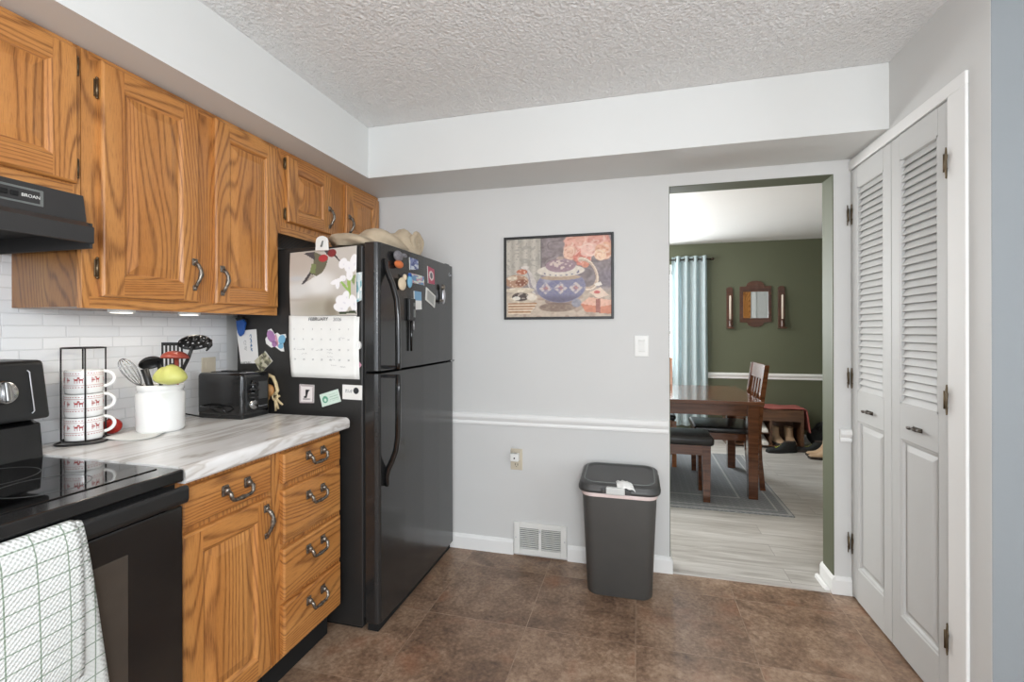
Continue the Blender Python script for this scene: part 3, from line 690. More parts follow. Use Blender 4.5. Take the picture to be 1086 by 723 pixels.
text('logo', 'G', .03, (-1.0555, 2.572, 1.622), ROT_X, MT['silver'], fz); 
MB().box((-1.0570, 2.588, 1.616), (-1.0552, 2.600, 1.626)).build('logo_bar', MT['silver'], fz)

# cloth bag lying on the fridge
bgm = MB()
def bagpos(u, v):
    a = 2*PI*u; ph = PI*v
    return Vector((math.cos(a)*math.sin(ph), math.sin(a)*math.sin(ph), -math.cos(ph)))
def blob(c, r, seed, amp=.18, n=40):
    rnd = random.Random(seed); ks = [(rnd.uniform(2, 6), rnd.uniform(2, 6), rnd.uniform(2, 6), rnd.uniform(0, 6)) for _ in range(5)]
    B = bmesh.new(); bmesh.ops.create_uvsphere(B, u_segments=n, v_segments=n//2, radius=1)
    for v in B.verts:
        p = v.co.copy(); q = 1+amp*sum(math.sin(k[0]*p.x+k[1]*p.y+k[2]*p.z+k[3]) for k in ks)/2.5
        q += .035*abs(math.sin(9*p.x+7*p.y+5*math.sin(4*p.z)))+.03*abs(math.sin(13*p.z-8*p.y+3*p.x))
        v.co = Vector((c[0]+p.x*r[0]*q, c[1]+p.y*r[1]*q, max(c[2]+p.z*r[2]*q, 1.6795)))
    return B
bgm.bm(blob((-1.24, 2.03, 1.685), (.15, .20, .080), 3, .2, 72), smooth=True)
bgm.bm(blob((-1.17, 2.20, 1.700), (.085, .13, .100), 8, .2, 72), smooth=True)
bag = bgm.build('cloth_bag', MT['linen'])
tag(bag, 'rumpled beige cloth bag lying on top of the refrigerator', 'bag')
kn = MB()
for k in range(3):
    rr_ = .052-.016*k
    kn.tube([(-1.085-.004*k, 2.215+rr_*math.cos(a)*(1+.08*math.sin(5*a)), 1.745+rr_*.85*math.sin(a)*(1+.1*math.sin(4*a+1))) for a in np.linspace(0, 2*PI, 26)[:-1]], .013, 8, closed=True)
kn.build('gathered_roll', MT['linen'], bag)

# calendar on fridge side
YS = FY0+.006   # fridge side face (looks to -y)
cal = thing('wall_calendar', 'wall calendar with a hummingbird photo hanging on the refrigerator side', 'calendar', (-1.325, YS, 1.10))
def sm(a, b, x):
    t = np.clip((x-a)/(b-a), 0, 1); return t*t*(3-2*t)
def ell(U, V, cx, cy, rx, ry, ang=0):
    c, s = math.cos(ang), math.sin(ang); x, y = U-cx, V-cy
    return np.sqrt(((x*c+y*s)/rx)**2+((-x*s+y*c)/ry)**2)
def over(img, mask, c):
    m = np.clip(mask, 0, 1)[..., None]; return img*(1-m)+np.array(c, float)*m
def vn(U, V, f, seed=0):
    rs = np.random.RandomState(seed); g = rs.rand(64, 64); x = (U*f) % 63; y = (V*f) % 63
    i = np.floor(x).astype(int); j = np.floor(y).astype(int); a = x-i; b = y-j; a = a*a*(3-2*a); b = b*b*(3-2*b)
    return g[j, i]*(1-a)*(1-b)+g[j, i+1]*a*(1-b)+g[j+1, i]*(1-a)*b+g[j+1, i+1]*a*b
def poly_mask(U, V, pts):
    ins = np.zeros(U.shape, bool); n = len(pts)
    for i in range(n):
        x0, y0 = pts[i]; x1, y1 = pts[(i+1) % n]
        c = ((y0 > V) != (y1 > V)) & (U < (x1-x0)*(V-y0)/((y1-y0) or 1e-9)+x0); ins ^= c
    return ins.astype(float)
def hummingbird(U, V):
    img = np.zeros(U.shape+(3,))+np.array([196, 190, 182.])
    img = over(img, sm(.9, .2, ell(U, V, .15, .15, .5, .35))*.6, (182, 168, 156)); img = over(img, sm(1.1, .3, ell(U, V, .45, .52, .32, .24)), (226, 225, 221))
    img = over(img, sm(1.1, .3, ell(U, V, .12, .6, .25, .16))*.8, (214, 214, 211)); img = over(img, sm(1.2, .2, ell(U, V, .5, .88, .5, .22))*.75, (160, 152, 134)); img = over(img, sm(1.1, .3, ell(U, V, .62, .9, .14, .2))*.6, (128, 118, 100))
    img = over(img, sm(1.1, .2, ell(U, V, .1, .42, .16, .06))*.5, (190, 196, 204)); img = over(img, sm(1.1, .2, ell(U, V, .1, .75, .3, .03))*.5, (176, 166, 154))
    m = poly_mask(U, V, [(.36, .02), (.47, .08), (.58, .12), (.55, .25), (.49, .35), (.40, .40), (.33, .36), (.35, .2)]); img = over(img, m, (106, 104, 86))
    img = over(img, poly_mask(U, V, [(.33, .20), (.40, .22), (.38, .36), (.30, .34)]), (122, 134, 90)); img = over(img, poly_mask(U, V, [(.36, .02), (.20, .03), (.38, .16)]), (78, 74, 78)); img = over(img, poly_mask(U, V, [(.50, .0), (.62, .02), (.56, .1)]), (88, 84, 86))
    img = over(img, poly_mask(U, V, [(.30, .33), (.35, .37), (.22, .50), (.17, .52)]), (66, 62, 66)); img = over(img, poly_mask(U, V, [(.32, .36), (.38, .40), (.25, .48)]), (168, 162, 152))
    img = over(img, sm(1.1, .9, ell(U, V, .63, .07, .065, .06)), (128, 52, 54)); img = over(img, sm(1.1, .9, ell(U, V, .50, .135, .07, .055)), (178, 62, 66)); img = over(img, poly_mask(U, V, [(.66, .11), (.68, .10), (.76, .20), (.75, .21)]), (60, 54, 56))
    img = over(img, poly_mask(U, V, [(.86, .35), (.92, .35), (.91, .8), (.88, .8)]), (152, 178, 92)); img = over(img, poly_mask(U, V, [(.76, .52), (.79, .50), (.90, .64), (.88, .66)]), (150, 186, 96)); img = over(img, poly_mask(U, V, [(.9, .45), (.99, .42), (.97, .58)]), (132, 150, 96))
    for cx, cy, rx, ry, a in ((.80, .24, .06, .08, .4), (.88, .30, .06, .09, -.3), (.96, .25, .06, .13, .1), (.90, .42, .05, .08, 0), (.70, .50, .09, .035, -.3), (.72, .55, .03, .06, 0), (.80, .46, .05, .045, 0), (.80, .80, .12, .09, .5), (.76, .88, .11, .07, .2), (.95, .82, .06, .12, -.2), (.84, .72, .05, .08, .3)):
        e_ = ell(U, V, cx, cy, rx, ry, a); img = over(img, sm(1.08, .92, e_), (240, 239, 240)); img = over(img, sm(.3, .0, ell(U, V, cx+.015, cy+.02, rx, ry, a))*.5, (196, 194, 208))
    for a, b in (((.72, .95), (.98, .93)), ((.9, .86), (.99, .96))): img = over(img, poly_mask(U, V, [a, (a[0]+.03, a[1]+.03), (b[0], b[1]+.03), b]), (52, 62, 36))
    return img
cx0, cx1 = -1.490, -1.162
def calpos(u, v):
    # top of page bows away from the fridge, left edge curls
    b = math.sin(min(1, v*1.0)*PI)*.010+.018*max(0, 1-v*5)**1.5*0+.012*(1-u)**3
    x = cx0+(cx1-cx0)*u+.004*math.sin(v*3)
    z = 1.652-.288*v+.016*(u-.5)*2*0
    if v < .12: z -= .012*((.12-v)/.12)*(1-abs(2*u-1))*0
    ztop = .020*(u-.35)*(1-v)
    return (x, YS-.006-b-.02*max(0, (.10-v)/.10)*0, z+ztop)
pg = raster('picture_page', 96, 88, hummingbird, calpos, cal, MT['printpaper'])
modifier_solid(pg, .0012, 0)
def mpos(u, v): return (cx0-.006+(cx1-cx0+.004)*u+.006*v*(1-u), YS-.005-.006*math.sin(v*PI)-.014*(1-u)**3*(1-.5*v), 1.366-.270*v-.004*u)
mp = MB().grid(mpos, 20, 12).build('month_page', MT['paper'], cal, recalc=False); modifier_solid(mp, .0015, 0)
mp2 = MB().grid(lambda u, v: (mpos(u, v)[0]+.012*u, mpos(u, v)[1]+.003, mpos(u, v)[2]-.004), 10, 6).build('page_behind', MT['paper'], cal, recalc=False); modifier_solid(mp2, .001, 0)
yt = YS-.0225
text('month_title', 'FEBRUARY', .021, (-1.352, YS-.0125, 1.349), ROT_Y, MT['inkblack'], cal, shear=.15)
text('month_title', '2026', .021, (-1.258, YS-.0095, 1.347), ROT_Y, MT['ink'], cal, shear=.15)
def mp_at(u, v, off=-.0022): p = mpos(u, v); return (p[0], p[1]+off, p[2])
for k in range(28):
    c_, r_ = k % 7, k//7
    text('day_number', str(k+1), .010, mp_at(.08+.135*c_, .22+.165*r_), ROT_Y, MT['ink'], mp, ext=.0002)
rnd = random.Random(5)
for (u, v) in ((.12, .55), (.40, .56), (.56, .55), (.57, .60), (.57, .66), (.60, .71), (.62, .80), (.76, .82), (.75, .36), (.18, .62)):
    MB().tube([mp_at(u+.012*k, v+rnd.uniform(-.010, .010)) for k in range(8)], .0005, 4).build('handwriting', MT['ink'], mp)

hk = thing('magnetic_clip', 'white magnetic clip holding the calendar on the refrigerator', 'clip', (-1.325, YS, 1.66))
pr = [(-1.325+.030*math.cos(a), 1.690+.022*math.sin(a)) for a in np.linspace(0, PI, 12)]+[(-1.357, 1.648), (-1.293, 1.648)]
MB().prism(pr, 'y', YS-.024, YS-.014, bev=.003).build('body', MT['white'], hk)
MB().box((-1.345, YS-.014, 1.652), (-1.305, YS, 1.664)).build('magnet', MT['blackm'], hk)
MB().tube([(-1.318, YS-.024, 1.688), (-1.316, YS-.030, 1.680), (-1.318, YS-.032, 1.670), (-1.323, YS-.030, 1.664)], .0035, 8).build('hook', MT['greyplate'], hk)

# flat magnets
def flat_side(name, label, cat, pts, mat, group=None, th=.003, extra=None):
    """thin plate on the fridge side; pts (x,z)"""
    r = thing(name, label, cat, (sum(p[0] for p in pts)/len(pts), YS, min(p[1] for p in pts)), group)
    MB().prism(pts, 'y', YS-th, YS-.0002).build('plate', mat, r)
    if extra: extra(r)
    return r
def quad_at(pts): 
    (x0, z0), (x1, z1), (x2, z2), (x3, z3) = pts     # top-left, top-right, bottom-right, bottom-left
    return lambda u, v, y: ((x0*(1-u)+x1*u)*(1-v)+(x3*(1-u)+x2*u)*v, y, (z0*(1-u)+z1*u)*(1-v)+(z3*(1-u)+z2*u)*v)
def printed_side(name, label, cat, pts, fn, n=(26, 26), th=.003, group=None):
    q = quad_at(pts)
    return flat_side(name, label, cat, pts, MT['paper'], group, th, lambda r: raster('print', n[0], n[1], fn, lambda u, v: q(u, v, YS-th-.0003), r))
# note under a blue clip
npts = [(-1.800, 1.298), (-1.690, 1.306), (-1.676, 1.150), (-1.776, 1.146)]
def note_fn(U, V):
    img = np.zeros(U.shape+(3,))+np.array([232, 230, 228.])
    img = over(img, ((U > .62) & (U < .75) & (V > .15) & (V < .65) & (vn(U, V, 40, 1) > .35)).astype(float), (70, 110, 150)); img = over(img, ((U > .3) & (U < .42) & (V > .3) & (V < .6) & (vn(U, V, 44, 2) > .5)).astype(float)*.5, (150, 150, 150))
    return over(img, ((V > .95-.0*U) & (U < .6) & (vn(U, V, 50, 3) > .4)).astype(float)*.7, (140, 140, 140))
nt = printed_side('paper_note', 'white paper note under a blue clip on the refrigerator side', 'note', npts, note_fn, (30, 36), .0015)
bk = thing('magnetic_clip', 'blue magnetic clip holding a white paper note on the refrigerator', 'clip', (-1.762, YS, 1.28))
MB().prism([(-1.785, 1.345), (-1.745, 1.352), (-1.735, 1.335), (-1.748, 1.285), (-1.764, 1.272), (-1.776, 1.29)], 'y', YS-.022, YS-.008, bev=.003).build('jaw', MT['blue'], bk)
MB().prism([(-1.80, 1.36), (-1.76, 1.364), (-1.735, 1.350), (-1.742, 1.33), (-1.78, 1.325)], 'y', YS-.012, YS-.002, bev=.002).build('grip', MT['blackm'], bk)
# butterfly
def bfly(r):
    x0, z0 = -1.576, 1.255
    for (dx, dz, sx, sz, m, a) in ((-.03, .018, .020, .030, 'pinkm', .5), (.028, .004, .018, .022, 'bluem', -.4), (-.012, -.016, .014, .014, 'pinkm', 0), (.022, -.026, .014, .012, 'bluem', 0), (0, 0, .006, .03, 'dk', .2)):
        c = {'pinkm': MT['bf1'], 'bluem': MT['bf2'], 'dk': MT['bf3']}[m]
        pts = [(x0+dx+sx*math.cos(t)*math.cos(a)-sz*math.sin(t)*math.sin(a), z0+dz+sx*math.cos(t)*math.sin(a)+sz*math.sin(t)*math.cos(a)) for t in np.linspace(0, 2*PI, 17)[:-1]]
        MB().prism(pts, 'y', YS-.0042, YS-.003).build('wing_print', c, r)
MT['bf1'] = simple('mauve_print', rgb(168, 120, 170), .4); MT['bf2'] = simple('sky_blue_print', rgb(120, 176, 206), .4); MT['bf3'] = simple('rose_print', rgb(206, 150, 170), .4)
bp = [(-1.625, 1.302), (-1.607, 1.308), (-1.588, 1.283), (-1.575, 1.290), (-1.560, 1.280), (-1.530, 1.284), (-1.526, 1.270), (-1.545, 1.248), (-1.537, 1.205), (-1.553, 1.206), (-1.588, 1.228), (-1.606, 1.222), (-1.634, 1.240), (-1.638, 1.262), (-1.626, 1.276)]
flat_side('butterfly_magnet', 'white butterfly magnet with purple and blue wings on the refrigerator side', 'magnet', bp, MT['paper'], None, .003, bfly)
def photo_fn(seed, base, cols, f=6):
    def fn(U, V):
        img = np.zeros(U.shape+(3,))+np.array(base, float)
        for k, c in enumerate(cols): img = over(img, sm(.52, .60, vn(U, V, f, seed+k)), c)
        return img
    return fn
printed_side('photo_magnet', 'tilted olive photo magnet on the refrigerator side below the butterfly', 'magnet', [(-1.700, 1.160), (-1.640, 1.206), (-1.600, 1.160), (-1.662, 1.106)], photo_fn(3, (150, 148, 120), [(92, 88, 72), (196, 190, 168)]))
def sil_fn(U, V):
    img = np.zeros(U.shape+(3,))+np.array([228, 220, 218.]); b = (U < .1) | (U > .9) | (V < .1) | (V > .92); img = over(img, b*(.5+.5*np.sign(np.sin(U*60)*np.sin(V*60))), (110, 80, 84))
    img = over(img, poly_mask(U, V, [(.42, .28), (.72, .28), (.6, .42), (.52, .72), (.36, .74), (.28, .68), (.42, .6)]), (30, 28, 30)); return over(img, ((V > .76) & (V < .82) & (U > .25) & (U < .75)).astype(float)*.5, (90, 80, 84))
printed_side('square_magnet', 'square magnet with a black figure in a red border on the refrigerator side', 'magnet', [(-1.456, 1.060), (-1.380, 1.058), (-1.382, .978), (-1.456, .976)], sil_fn, (40, 40))
def green_fn(U, V):
    img = np.zeros(U.shape+(3,))+np.array([206, 222, 210.]); img = over(img, sm(1.05, .95, ell(U, V, .24, .5, .15, .27)), (96, 160, 132)); img = over(img, sm(1.05, .9, ell(U, V, .24, .55, .07, .13)), (206, 222, 210))
    return over(img, ((U > .48) & (U < .92) & (np.abs(V-.5) < .28) & (np.sin(V*34) > .2) & (vn(U, V, 40, 5) > .3)).astype(float)*.6, (140, 168, 152))
printed_side('card_magnet', 'pale green tilted card magnet with a green disc on the refrigerator side', 'magnet', [(-1.352, 1.016), (-1.260, 1.044), (-1.244, .990), (-1.338, .962)], green_fn, (40, 26))
def dot_fn(U, V):
    img = np.zeros(U.shape+(3,))+np.array([230, 228, 224.]); img = over(img, sm(1.05, .95, ell(U, V, .70, .38, .14, .22)), (40, 40, 44)); return over(img, ((U > .15) & (U < .5) & (V > .3) & (V < .55) & (vn(U, V, 40, 7) > .45)).astype(float)*.7, (140, 140, 144))
printed_side('card_magnet', 'white card magnet with a black dot on the refrigerator side', 'magnet', [(-1.236, 1.064), (-1.140, 1.062), (-1.141, .999), (-1.236, 1.001)], dot_fn, (40, 26))
printed_side('photo_magnet', 'small pale blue photo magnet right of the calendar hummingbird', 'magnet', [(-1.166, 1.548), (-1.139, 1.550), (-1.141, 1.430), (-1.166, 1.420)], photo_fn(9, (206, 218, 220), [(120, 172, 180), (238, 238, 234)], 5), (14, 28), .004)
flat_side('ring_magnet', 'small white round magnet at the lower right edge of the calendar', 'magnet', [(-1.155+.012*math.cos(a), 1.235+.018*math.sin(a)) for a in np.linspace(0, 2*PI, 17)[:-1]], MT['white'], None, .008)
flat_side('heart_magnet', 'small pink magnet at the lower right edge of the calendar', 'magnet', [(-1.162, 1.172), (-1.142, 1.150), (-1.160, 1.130), (-1.172, 1.15)], MT['bf3'], None, .004)
# rope ornament
rp = thing('rope_ornament', 'tan rope and wood ornament hanging on the refrigerator beside the toaster', 'ornament', (-1.60, YS, .96))
def P2(u, v): return (-1.5965+(u-290)*.00468, 1.088-(v-400)*.00458)
m_ = MB(); loop = [P2(283, 410), P2(283, 402), P2(287, 398), P2(292, 400), P2(295, 406), P2(297, 413), P2(294, 417)]
m_.tube([(x, YS-.012, z) for x, z in loop], .008, 8)
m_.build('rope_loop', MT['rope'], rp)
m_ = MB(); a = P2(287, 413); m_.lathe([(0, -.012), (.026, -.010), (.030, 0), (.026, .010), (0, .012)], (a[0], YS-.014, a[1]), 20, axis='y'); b = P2(284, 420); m_.lathe([(0, -.01), (.014, -.008), (.016, 0), (.014, .008), (0, .01)], (b[0], YS-.012, b[1]), 16, axis='y'); m_.build('wooden_bead', MT['tan'], rp)
m_ = MB()
for q in ((302, 427), (297, 431), (294, 433), (299, 418)):
    p0 = P2(294, 420); p1 = P2(*q); m_.tube([(p0[0], YS-.012, p0[1]), ((p0[0]+p1[0])/2+.004, YS-.014, (p0[1]+p1[1])/2), (p1[0], YS-.008, p1[1])], .005, 8)
m_.tube([(P2(294, 419)[0]+.014*math.cos(t), YS-.012, P2(294, 419)[1]+.018*math.sin(t)) for t in np.linspace(0, 2*PI, 13)[:-1]], .004, 6, closed=True)
m_.build('tassel', MT['rope'], rp)

# magnets on the freezer door (faces +x)
XD = -1.0505
def flat_front(name, label, cat, pts, fn=None, mat=None, n=(16, 16), th=.003):
    cy = sum(p[0] for p in pts)/4; r = thing(name, label, cat, (XD, cy, min(p[1] for p in pts)))
    xs = -1.0575+.0065*math.sin(PI*max(0, min(1, (cy-FY0-.016)/(FY1-FY0-.032))))
    MB().prism(pts, 'x', xs-.001, xs+th).build('plate', mat or MT['paper'], r)
    if fn:
        (y0, z0), (y1, z1), (y2, z2), (y3, z3) = pts
        raster('print', n[0], n[1], fn, lambda u, v: (xs+th+.0004, (y0*(1-u)+y1*u)*(1-v)+(y3*(1-u)+y2*u)*v, (z0*(1-u)+z1*u)*(1-v)+(z3*(1-u)+z2*u)*v), r)
    return r
flat_front('photo_magnet', 'small blue and white magnet near the top of the freezer door', 'magnet', [(2.062, 1.650), (2.150, 1.648), (2.155, 1.602), (2.066, 1.590)], photo_fn(21, (70, 80, 130), [(200, 206, 214), (120, 130, 170)], 5))
def redw(U, V):
    img = np.zeros(U.shape+(3,))+np.array([176, 72, 96.]); img = over(img, sm(1.05, .9, ell(U, V, .5, .5, .36, .3)), (226, 214, 210)); return over(img, sm(1.1, .9, ell(U, V, .5, .5, .2, .18)), (90, 90, 96))
flat_front('photo_magnet', 'tall red and white magnet on the right of the freezer door', 'magnet', [(2.262, 1.634), (2.345, 1.626), (2.350, 1.546), (2.270, 1.545)], redw)
flat_front('photo_magnet', 'blue and pink wide photo magnet in the middle of the freezer door', 'magnet', [(2.058, 1.575), (2.215, 1.574), (2.222, 1.530), (2.064, 1.530)], photo_fn(31, (100, 140, 176), [(196, 150, 160), (206, 216, 206)], 6))
flat_front('card_magnet', 'white card magnet with a blue photo at its top on the freezer door', 'magnet', [(2.108, 1.492), (2.186, 1.492), (2.190, 1.405), (2.114, 1.400)], lambda U, V: over(np.zeros(U.shape+(3,))+np.array([224, 224, 220.]), ((V < .5)).astype(float), (120, 164, 196)))
flat_front('card_magnet', 'tilted white card magnet with grey print on the freezer door', 'magnet', [(2.246, 1.522), (2.362, 1.484), (2.350, 1.420), (2.238, 1.456)], lambda U, V: over(np.zeros(U.shape+(3,))+np.array([214, 214, 208.]), ((U > .15) & (U < .85) & (V > .15) & (V < .85)).astype(float), (158, 160, 156)))
def fig(name, label, blobs, cat='magnet'):
    r = thing(name, label, cat, (XD, blobs[0][1][0], blobs[0][1][1]-.03))
    for nm, c, rad, mat in blobs: MB().sphere((XD+.0125, c[0], c[1]), rad, n=14).build(nm, MT[mat], r)
    return r
fig('animal_magnet', 'grey and orange animal figure magnet at the top of the freezer door', [('body', (1.93, 1.635), (.014, .038, .024), 'greyfur'), ('ear', (1.985, 1.645), (.010, .025, .010), 'greyfur'), ('belly', (1.935, 1.598), (.014, .036, .018), 'orange')])
fig('figure_magnet', 'cream round figure magnet beside the freezer door handle', [('body', (1.965, 1.512), (.012, .034, .030), 'cream'), ('head', (1.99, 1.545), (.010, .012, .016), 'cream')])
fig('figure_magnet', 'small blue figure magnet left of the wide photo magnet', [('body', (2.040, 1.530), (.010, .022, .030), 'bf2'), ('head', (2.042, 1.560), (.009, .014, .012), 'blue')])
fig('cat_magnet', 'grey metal bottle opener magnet on the right of the freezer door', [('body', (2.445, 1.490), (.010, .016, .045), 'silver'), ('head', (2.440, 1.538), (.010, .020, .018), 'pewter'), ('tail', (2.415, 1.462), (.008, .03, .008), 'pewter')])
pk = thing('thermometer_probe', 'black handled probe thermometer hanging on the freezer door', 'thermometer', (XD, 2.06, 1.20))
MB().box((XD-.001, 2.038, 1.345), (XD+.016, 2.098, 1.452), .005).build('handle', MT['blackm'], pk)
MB().box((XD+.0155, 2.072, 1.362), (XD+.0172, 2.092, 1.40), .0005).box((XD+.0155, 2.072, 1.415), (XD+.0172, 2.092, 1.432), .0005).build('display', MT['greyplate'], pk)
MB().cyl((XD+.008, 2.066, 1.347), (XD+.008, 2.066, 1.20), .008, 12, r2=.006).build('sheath', MT['black'], pk)
MB().cyl((XD+.0165, 2.074, 1.343), (XD+.0165, 2.074, 1.30), .003, 8).build('clip', MT['silver'], pk)

# ------------------------------------------------------------------ counter objects
# wire rack with three stacked mugs
MC = Vector((-1.77, 1.150, ZC)); rdir = Vector((.50, .866, 0)); fdir = Vector((.866, -.5, 0))
rk = thing('mug_rack', 'black wire rack holding three stacked mugs on the counter', 'mug rack', MC)
wr = MB(); R_ = .056; zt = ZC+.312
for a in (0.15, PI*.5, PI-.15, -PI/2):
    p = MC+(rdir*math.cos(a)-fdir*math.sin(a))*R_
    if a == -PI/2: p = MC+fdir*R_
    wr.tube([p+Vector((0, 0, .010)), p+Vector((0, 0, .20)), Vector((p.x, p.y, zt))], .0024, 8)
ring = [MC+(rdir*math.cos(a)*R_+fdir*math.sin(a)*R_)+Vector((0, 0, .312)) for a in np.linspace(0, 2*PI, 33)[:-1]]
wr.tube(ring, .0024, 6, closed=True)
ring = [MC+(rdir*math.cos(a)+fdir*math.sin(a))*(R_+.004+.014*abs(math.cos(2*a+.8)))+Vector((0, 0, .004)) for a in np.linspace(0, 2*PI, 41)[:-1]]
ring = [Vector((max(p.x, XW+.010), p.y, p.z)) for p in ring]
wr.tube(ring, .003, 8, closed=True)
ring = [MC+(rdir*math.cos(a)+fdir*math.sin(a))*R_*.98+Vector((0, 0, .012)) for a in np.linspace(0, 2*PI, 33)[:-1]]
wr.tube(ring, .0022, 6, closed=True)
wr.build('wire_frame', MT['wire'], rk)
def make_mug(label):
    r = thing('mug', label, 'mug', (0, 0, 0), 'stacked mugs in the wire rack')
    b = MB(); b.lathe([(.0, 0), (.043, 0), (.046, .0015), (.048, .005), (.0486, .012), (.0488, .074), (.0484, .0756), (.0465, .0756), (.0455, .03), (.042, .008), (0, .006)], n=40)
    b.build('body', MT['ceramic'], r, world=False)
    h = MB(); pts = [(.055*1+.0, 0, .066)]
    pts = [Vector((.047+.032*math.sin(t), 0, .044-.026*math.cos(t)*-1)) for t in np.linspace(0, PI, 14)]
    h.tube(pts, .0055, 10); h.build('handle', MT['ceramic'], r, world=False)
    # printed red bands of dashes and little deer
    p = MB(); rr = .0494
    def patch(a0, a1, z0, z1):
        n = max(1, int(abs(a1-a0)/.12))
        for k in range(n):
            b0 = a0+(a1-a0)*k/n; b1 = a0+(a1-a0)*(k+1)/n
            vs = [(rr*math.cos(t), rr*math.sin(t), z) for z in (z0, z1) for t in (b0, b1)]
            p.add([vs[0], vs[1], vs[3], vs[2]], [[0, 1, 2, 3]])
    for k in range(40):
        a = 2*PI*k/40; patch(a, a+.09, .0665, .0685); patch(a, a+.09, .0215, .0235)
    patch(0, 2*PI, .0605, .0615); patch(0, 2*PI, .0285, .0295)
    for k in range(14):
        a = 2*PI*k/14; s = 1 if k % 2 else -1
        if k % 3 < 2:
            patch(a, a+s*.20, .044, .0495); patch(a+s*.16, a+s*.22, .0495, .055); patch(a+s*.20, a+s*.28, .053, .0555); patch(a+s*.01, a+s*.04, .036, .044); patch(a+s*.15, a+s*.18, .036, .044); patch(a-s*.03, a, .048, .053)
        else:
            for q in range(3): patch(a+.06*q, a+.06*q+.03, .037+.003*q, .055-.003*q); 
            patch(a-.02, a+.2, .0445, .0465)
    p.build('print', MT['redmark'], r, world=False)['label'] = 'red nordic reindeer pattern'
    return r
mug0 = make_mug('bottom mug of the stack of three with red reindeer bands in the wire rack')
rot = math.atan2(rdir.y, rdir.x)+.12
for k in range(3):
    m_ = mug0 if k == 0 else copy_tree(mug0)
    if k: m_['label'] = ('middle', 'top')[k-1]+' mug of the stack of three with red reindeer bands in the wire rack'
    m_.location = MC+Vector((0, 0, .0095+.0765*k)); m_.rotation_euler = (0, 0, rot)
rbl = MB().sphere((-1.808, 1.262, ZC+.0285), (.030, .030, .0275), n=24)
rb_ = rbl.build('red_timer', MT['red']); tag(rb_, 'small round red kitchen timer behind the mug handles on the counter', 'timer')
MB().lathe([(.012, .0), (.011, .002), (.006, .0035), (0, .004)], (-1.808, 1.262, ZC+.0545), 14).build('cap', MT['red'], rb_)

CC = Vector((-1.70, 1.355, ZC)); RI = Vector((.967, .2545, 0)); FW = Vector((-.2545, .967, 0))
cn_ = thing('utensil_crock', 'white cylindrical crock full of cooking utensils on the counter', 'utensil holder', CC)
r = .075; hgt = .172
MB().lathe([(0, 0), (r-.010, 0), (r-.003, .004), (r, .012), (r, .140), (r-.005, .143), (r-.005, .150), (r-.002, .153), (r-.002, hgt-.003), (r-.004, hgt), (r-.009, hgt), (r-.011, hgt-.006), (r-.011, .012), (0, .010)], CC, 56).build('body', MT['ceramic'], cn_)
def cpt(right, fwd, z): return CC+RI*right+FW*fwd+Vector((0, 0, z))
# whisk
wk = thing('whisk', 'wire whisk leaning left out of the white crock', 'whisk', CC+Vector((0, 0, .02)))
base_ = cpt(.01, -.02, .016); nk = cpt(-.034, -.052, .172); tip = cpt(-.076, -.086, .268); ax = (tip-nk).normalized(); sd = ax.cross(Vector((0, 0, 1))).normalized(); s2 = ax.cross(sd)
MB().tube([base_, nk], .008, 10).build('handle', MT['steel'], wk)
wm = MB()
for k in range(6):
    a = PI*k/6; dv = sd*math.cos(a)+s2*math.sin(a); L = (tip-nk).length
    pts = []
    for t in np.linspace(0, 2*PI, 25)[:-1]:
        f = .5-.5*math.cos(t); wdt = .027*math.sin(t)*(.55+.45*f)
        pts.append(nk+ax*(L*f)+dv*wdt)
    wm.tube(pts, .0011, 5, closed=True)
wm.build('wires', MT['steel'], wk)
# black ladle
def stick(root, p0, p1, mat, r0=.006, nm='handle'): return MB().tube([p0, p0.lerp(p1, .5), p1], r0, 10).build(nm, MT[mat], root)
def bowl(root, c, rad, mat, tilt, nm='bowl', depth=.6, thick=.003):
    prof = [(rad*math.sin(t), -rad*depth*math.cos(t)) for t in np.linspace(.0, PI/2, 10)]+[((rad-thick)*math.sin(t), -(rad*depth-thick)*math.cos(t)) for t in np.linspace(PI/2, 0, 10)]
    return MB().lathe([(max(a, 0), b) for a, b in prof], n=28, mat=Matrix.Translation(c) @ tilt).build(nm, MT[mat], root)
ld = thing('ladle', 'black ladle with its bowl upside down behind the whisk in the crock', 'ladle', CC+Vector((0, 0, .02)))
stick(ld, cpt(.0, .02, .016), cpt(-.030, .030, .255), 'blackm', .006); bowl(ld, cpt(-.046, .014, .245), .038, 'blackm', Matrix.Rotation(PI*.88, 4, Vector(RI)) @ Matrix.Rotation(.5, 4, Vector(FW)))
sp_ = thing('spatula', 'black handled utensil standing handle up at the front of the crock', 'spatula', CC+Vector((0, 0, .02)))
MB().tube([cpt(.02, -.03, .03), cpt(.0, -.052, .17), cpt(-.012, -.062, .232)], .010, 10, radii=[.006, .011, .012]).build('handle', MT['blackm'], sp_)
st_ = thing('slotted_turner', 'black slotted turner standing upright in the white crock', 'turner', CC+Vector((0, 0, .02)))
stick(st_, cpt(.0, .02, .016), cpt(.024, .022, .245), 'blackm')
tm = MB(); c0 = cpt(.024, .022, 0); 
def trn(a, b, z): return c0+RI*a+FW*b+Vector((0, 0, z))
def slab(mb, a0, a1, z0, z1, b0=0, b1=.003):
    vs = [trn(a, b, z) for z in (z0, z1) for b in (b0, b1) for a in (a0, a1)]
    mb.add(vs, [[0, 1, 3, 2], [4, 6, 7, 5], [0, 4, 5, 1], [2, 3, 7, 6], [0, 2, 6, 4], [1, 5, 7, 3]])
slab(tm, -.038, .040, .312, .324); slab(tm, -.038, .040, .215, .232)
for k in range(6): slab(tm, -.038+k*.0146, -.038+k*.0146+.006, .215, .316)
tm.build('slotted_blade', MT['blackm'], st_)
